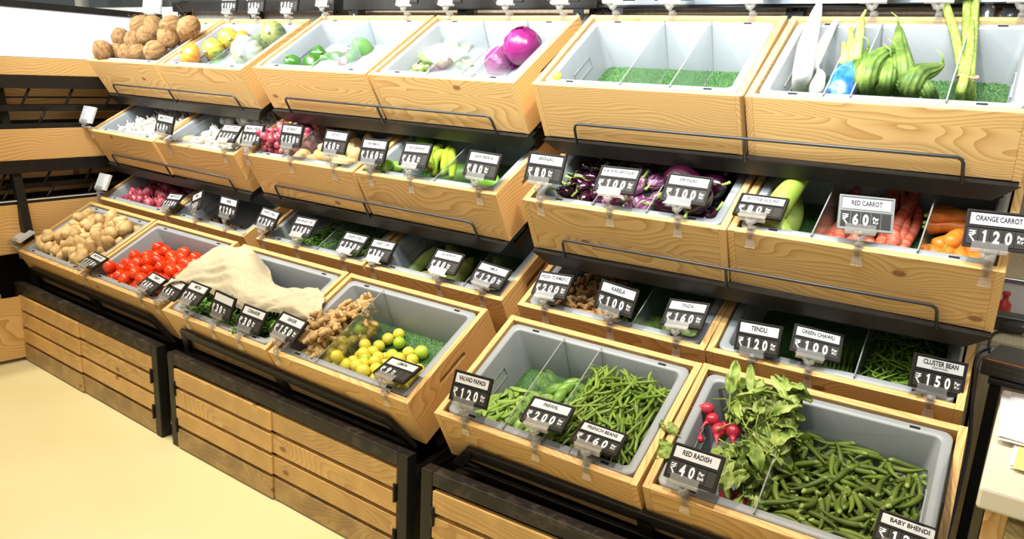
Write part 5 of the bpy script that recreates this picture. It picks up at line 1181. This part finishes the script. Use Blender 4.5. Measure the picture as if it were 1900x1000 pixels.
for i in range(9):
    z = .7515+.0022*i; w, d = .21, .297
    b = MB(); n = 8; vs = []
    for a in range(n+1):
        for c in range(n+1): vs.append((a/n*w, c/n*d, .0008*math.sin(a*.9+i)+.0006*c*(i % 3)/3))
    b.add(vs, [(a*(n+1)+c,(a+1)*(n+1)+c,(a+1)*(n+1)+c+1,a*(n+1)+c+1) for a in range(n) for c in range(n)], 0, True)
    o = link('paper_sheet', b.mesh('paper_sheet'), None, (YEL if i == 4 else PAP,)); o.modifiers.new('t','SOLIDIFY').thickness = .0004
    o.matrix_world = Matrix.Translation((2.60+ (.0 if i > 4 else .035)+rd.uniform(0,.01), (.05 if i > 4 else -.07)+rd.uniform(-.01,.01), z)) @ Matrix.Rotation(rd.uniform(-.08,.05),4,'Z')
    tag(o, 'yellow sheet between the white papers on the cream counter' if i == 4 else 'white paper sheet in the loose pile on the cream counter', 'paper', 'papers on the counter' if i != 4 else None)
# table behind with router, adapter and boxes
LT = mottled('pale_birch', [(.62,.50,.30),(.74,.64,.44)], 12, .45, .3, 0, 60, 0, (12,1,1), 4); LW = plain('white_apron', (.70,.69,.65), .5)
tb = thing('back_table', 'pale birch table with white apron behind the router', 'table', Matrix.Translation((2.62,.90,0)))
part('tabletop', lbox((-.115,0,.725),(.8,.40,.745)), (LT,), tb); part('apron', lbox((-.11,.004,.64),(.8,.02,.724)), (LW,), tb); part('leg', lbox((-.10,.02,0),(-.06,.06,.639)), (LT,), tb)
sd = thing('router_stand', 'narrow black stand carrying the router behind the counter', 'stand', Matrix.Translation((2.62,.44,0)))
part('top', lbox((-.06,0,.752),(.5,.34,.765)), (plain('stand_black', (.02,.02,.02), .5),), sd); part('leg', lbox((-.055,.01,0),(-.03,.33,.751)), (BLK,), sd)
rt = thing('router', 'black network router with an orange stripe on the pale table', 'router', Matrix.Translation((2.66,.535,.766)) @ Matrix.Rotation(-.15,4,'Z'))
RT = plain('router_black', (.06,.055,.045), .35, .6)
part('housing', lbox((-.11,-.09,0),(.13,.09,.042)), (RT,), rt, .004); part('stripe', lbox((-.10,-.0885,.0420),(.125,-.080,.0426)), (plain('orange_stripe', (.65,.16,.02), .4),), rt, 0)
b = MB()
for i in range(2):
    for j in range(14): b.box((-.10+j*.016,-.0905,.012+i*.014),(-.09+j*.016,-.0895,.015+i*.014))
link('vent', b.mesh('vent'), rt, (plain('vent_grey', (.10,.10,.10), .6),))
CAB = plain('grey_cable', (.16,.15,.14), .5); CABB = plain('black_cable', (.02,.02,.02), .5)
def cable(nm, pts, rr, m, lab):
    q = []; P_ = [Vector(p) for p in pts]
    for i in range(len(P_)-1):
        for j in range(6): q.append(ccm(P_[max(0,i-1)],P_[i],P_[i+1],P_[min(len(P_)-1,i+2)],j/6))
    q.append(P_[-1]); b = MB(); b.tube(q, rr, 8); o = link(nm, b.mesh(nm), None, (m,)); tag(o, lab, 'cable')
cable('cable', [(2.56,.53,.80),(2.53,.50,.79),(2.535,.45,.70),(2.55,.44,.55),(2.545,.40,.30)], .005, CAB, 'thick grey cable dropping from the left end of the router')
cable('cable', [(2.58,.62,.80),(2.545,.70,.76),(2.535,.90,.755),(2.56,1.0,.755),(2.64,1.06,.78)], .004, CABB, 'thin black cable looping over the pale table behind the router')
cable('cable', [(2.545,.64,.79),(2.52,.58,.77),(2.53,.50,.66),(2.535,.46,.35)], .004, CABB, 'black cable hanging beside the grey one')
pa = thing('power_adapter', 'black power adapter with ribbed plug in front of the white carton', 'adapter', Matrix.Translation((2.555,1.06,.746)))
part('body', lbox((-.03,-.03,0),(.06,.04,.05)), (RT,), pa, .006)
b = MB(); b.tube([(.0,-.05,.02),(.10,-.06,.035)], .016, 12, 0, True, (12,.08)); link('plug', b.mesh('plug'), pa, (RT,))
ps = thing('back_cabinet', 'white cabinet with birch top and steel edge behind the adapter', 'cabinet', Matrix.Translation((2.60,1.32,0)))
part('front', lbox((-.095,0,0),(.7,.02,.845)), (LW,), ps); part('steel_edge', lbox((-.095,-.006,.846),(.7,.004,.862)), (plain('edge_steel', (.5,.5,.5), .25, .5, .9),), ps); part('top', lbox((-.095,.005,.846),(.7,.9,.868)), (LT,), ps)
b = MB(); b.rev([(.02,0),(.021,.01),(.021,.05),(.009,.065),(.009,.08),(.012,.081),(.012,.092)], 14); o = link('small_bottle', b.mesh('small_bottle'), None, (plain('bottle_red', (.55,.04,.03), .3),)); o.location = (2.545,1.20,.746); tag(o, 'small red-capped bottle beside the power adapter', 'bottle')
# shelves with goods above the top row: dark beam, glass shelf at the right, jars
gs = thing('upper_shelf', 'steel shelf with grey-reflecting glass top along the wall above the top row, right half', 'shelf', Matrix.Translation((1.30,.60,1.70)))
part('glass_top', lbox((0,.035,.042),(1.30,.30,.052)), (plain('glass_blue_reflection', (.42,.50,.60), .12, .8),), gs, .001)  # grey-blue base colour carries the shelf's bright reflection
# bushes beyond the window
LF = mottled('shrub_leaf', [(.05,.16,.02),(.16,.34,.06),(.32,.50,.14)], 7, .5, .3, 0, None, .2)
for i, (x, y) in enumerate(((-3.2,1.7),(-1.9,1.9),(-.8,1.7),(.3,1.9),(-2.5,3.0))):
    rd = random.Random(i); b = MB()
    for j in range(700):
        v = Vector((rd.gauss(0,1),rd.gauss(0,1),rd.gauss(0,1))).normalized()*rd.uniform(.55,1)**.5; c = Vector((v.x*.5, v.y*.35, 1.75+v.z*.55))
        M = Matrix.Translation(c) @ Euler((rd.uniform(0,6),rd.uniform(0,6),rd.uniform(0,6))).to_matrix().to_4x4()
        b.add([M @ Vector(p) for p in ((0,-.02,0),(.05,0,.008),(0,.02,0),(-.05,0,.008))], [(0,1,2,3)])
    root = link('shrub', b.mesh('shrub'), None, (LF,)); root.location = (x,y,0); s = MB(); s.tube([(0,0,0),(0.02,0,.8),(0,.02,1.6)], [.03,.025,.015], 8); link('stem', s.mesh('stem'), root, (P['stem'],))
    tag(root, 'leafy green shrub seen through the window, %s' % ['behind the white board','left of the first pumpkin tag','behind the capsicum tags','behind the cauliflower tag','between the first two'][i], 'shrub', 'shrubs beyond the window')

SB = plain('blue_beam_reflection', (.36,.42,.50), .25, .6)  # bluish reflection on the beam, painted as the fascia's colour
part('fascia', lbox((0.0,.0,-.002),(1.26,.03,.045)), (SB,), gs, .001)
gs.location = (1.31,.575,1.699)
bc = thing('brown_cabinet', 'brown wooden cabinet front with a pale line behind the drumsticks, top right', 'cabinet', Matrix.Translation((2.35,.655,1.40)))
BRW = pine('brown_cabinet_wood', 0, (.34,.17,.03), (.24,.11,.02)); part('body', lbox((0,.0,0),(.5,.04,.294)), (BRW,), bc); part('pale_line', lbox((.06,-.002,.268),(.5,.001,.272)), (WHITE,), bc, 0)
b = MB(); b.rev([(.018,0),(.02,.005),(.02,.055),(.012,.062),(.015,.064),(.015,.078)], 14); o = link('steel_canister', b.mesh('steel_canister'), None, (plain('brushed_steel', (.55,.58,.62), .2, .5, .9),)); o.location = (2.385,.625,1.635); tag(o, 'small steel canister in front of the brown cabinet', 'canister')
b = MB(); b.box((2.345,.60,1.615),(2.60,.654,1.635)); o = link('wall_ledge', b.mesh('wall_ledge'), None, (BRW,)); tag(o, 'brown ledge under the steel canister', 'ledge')
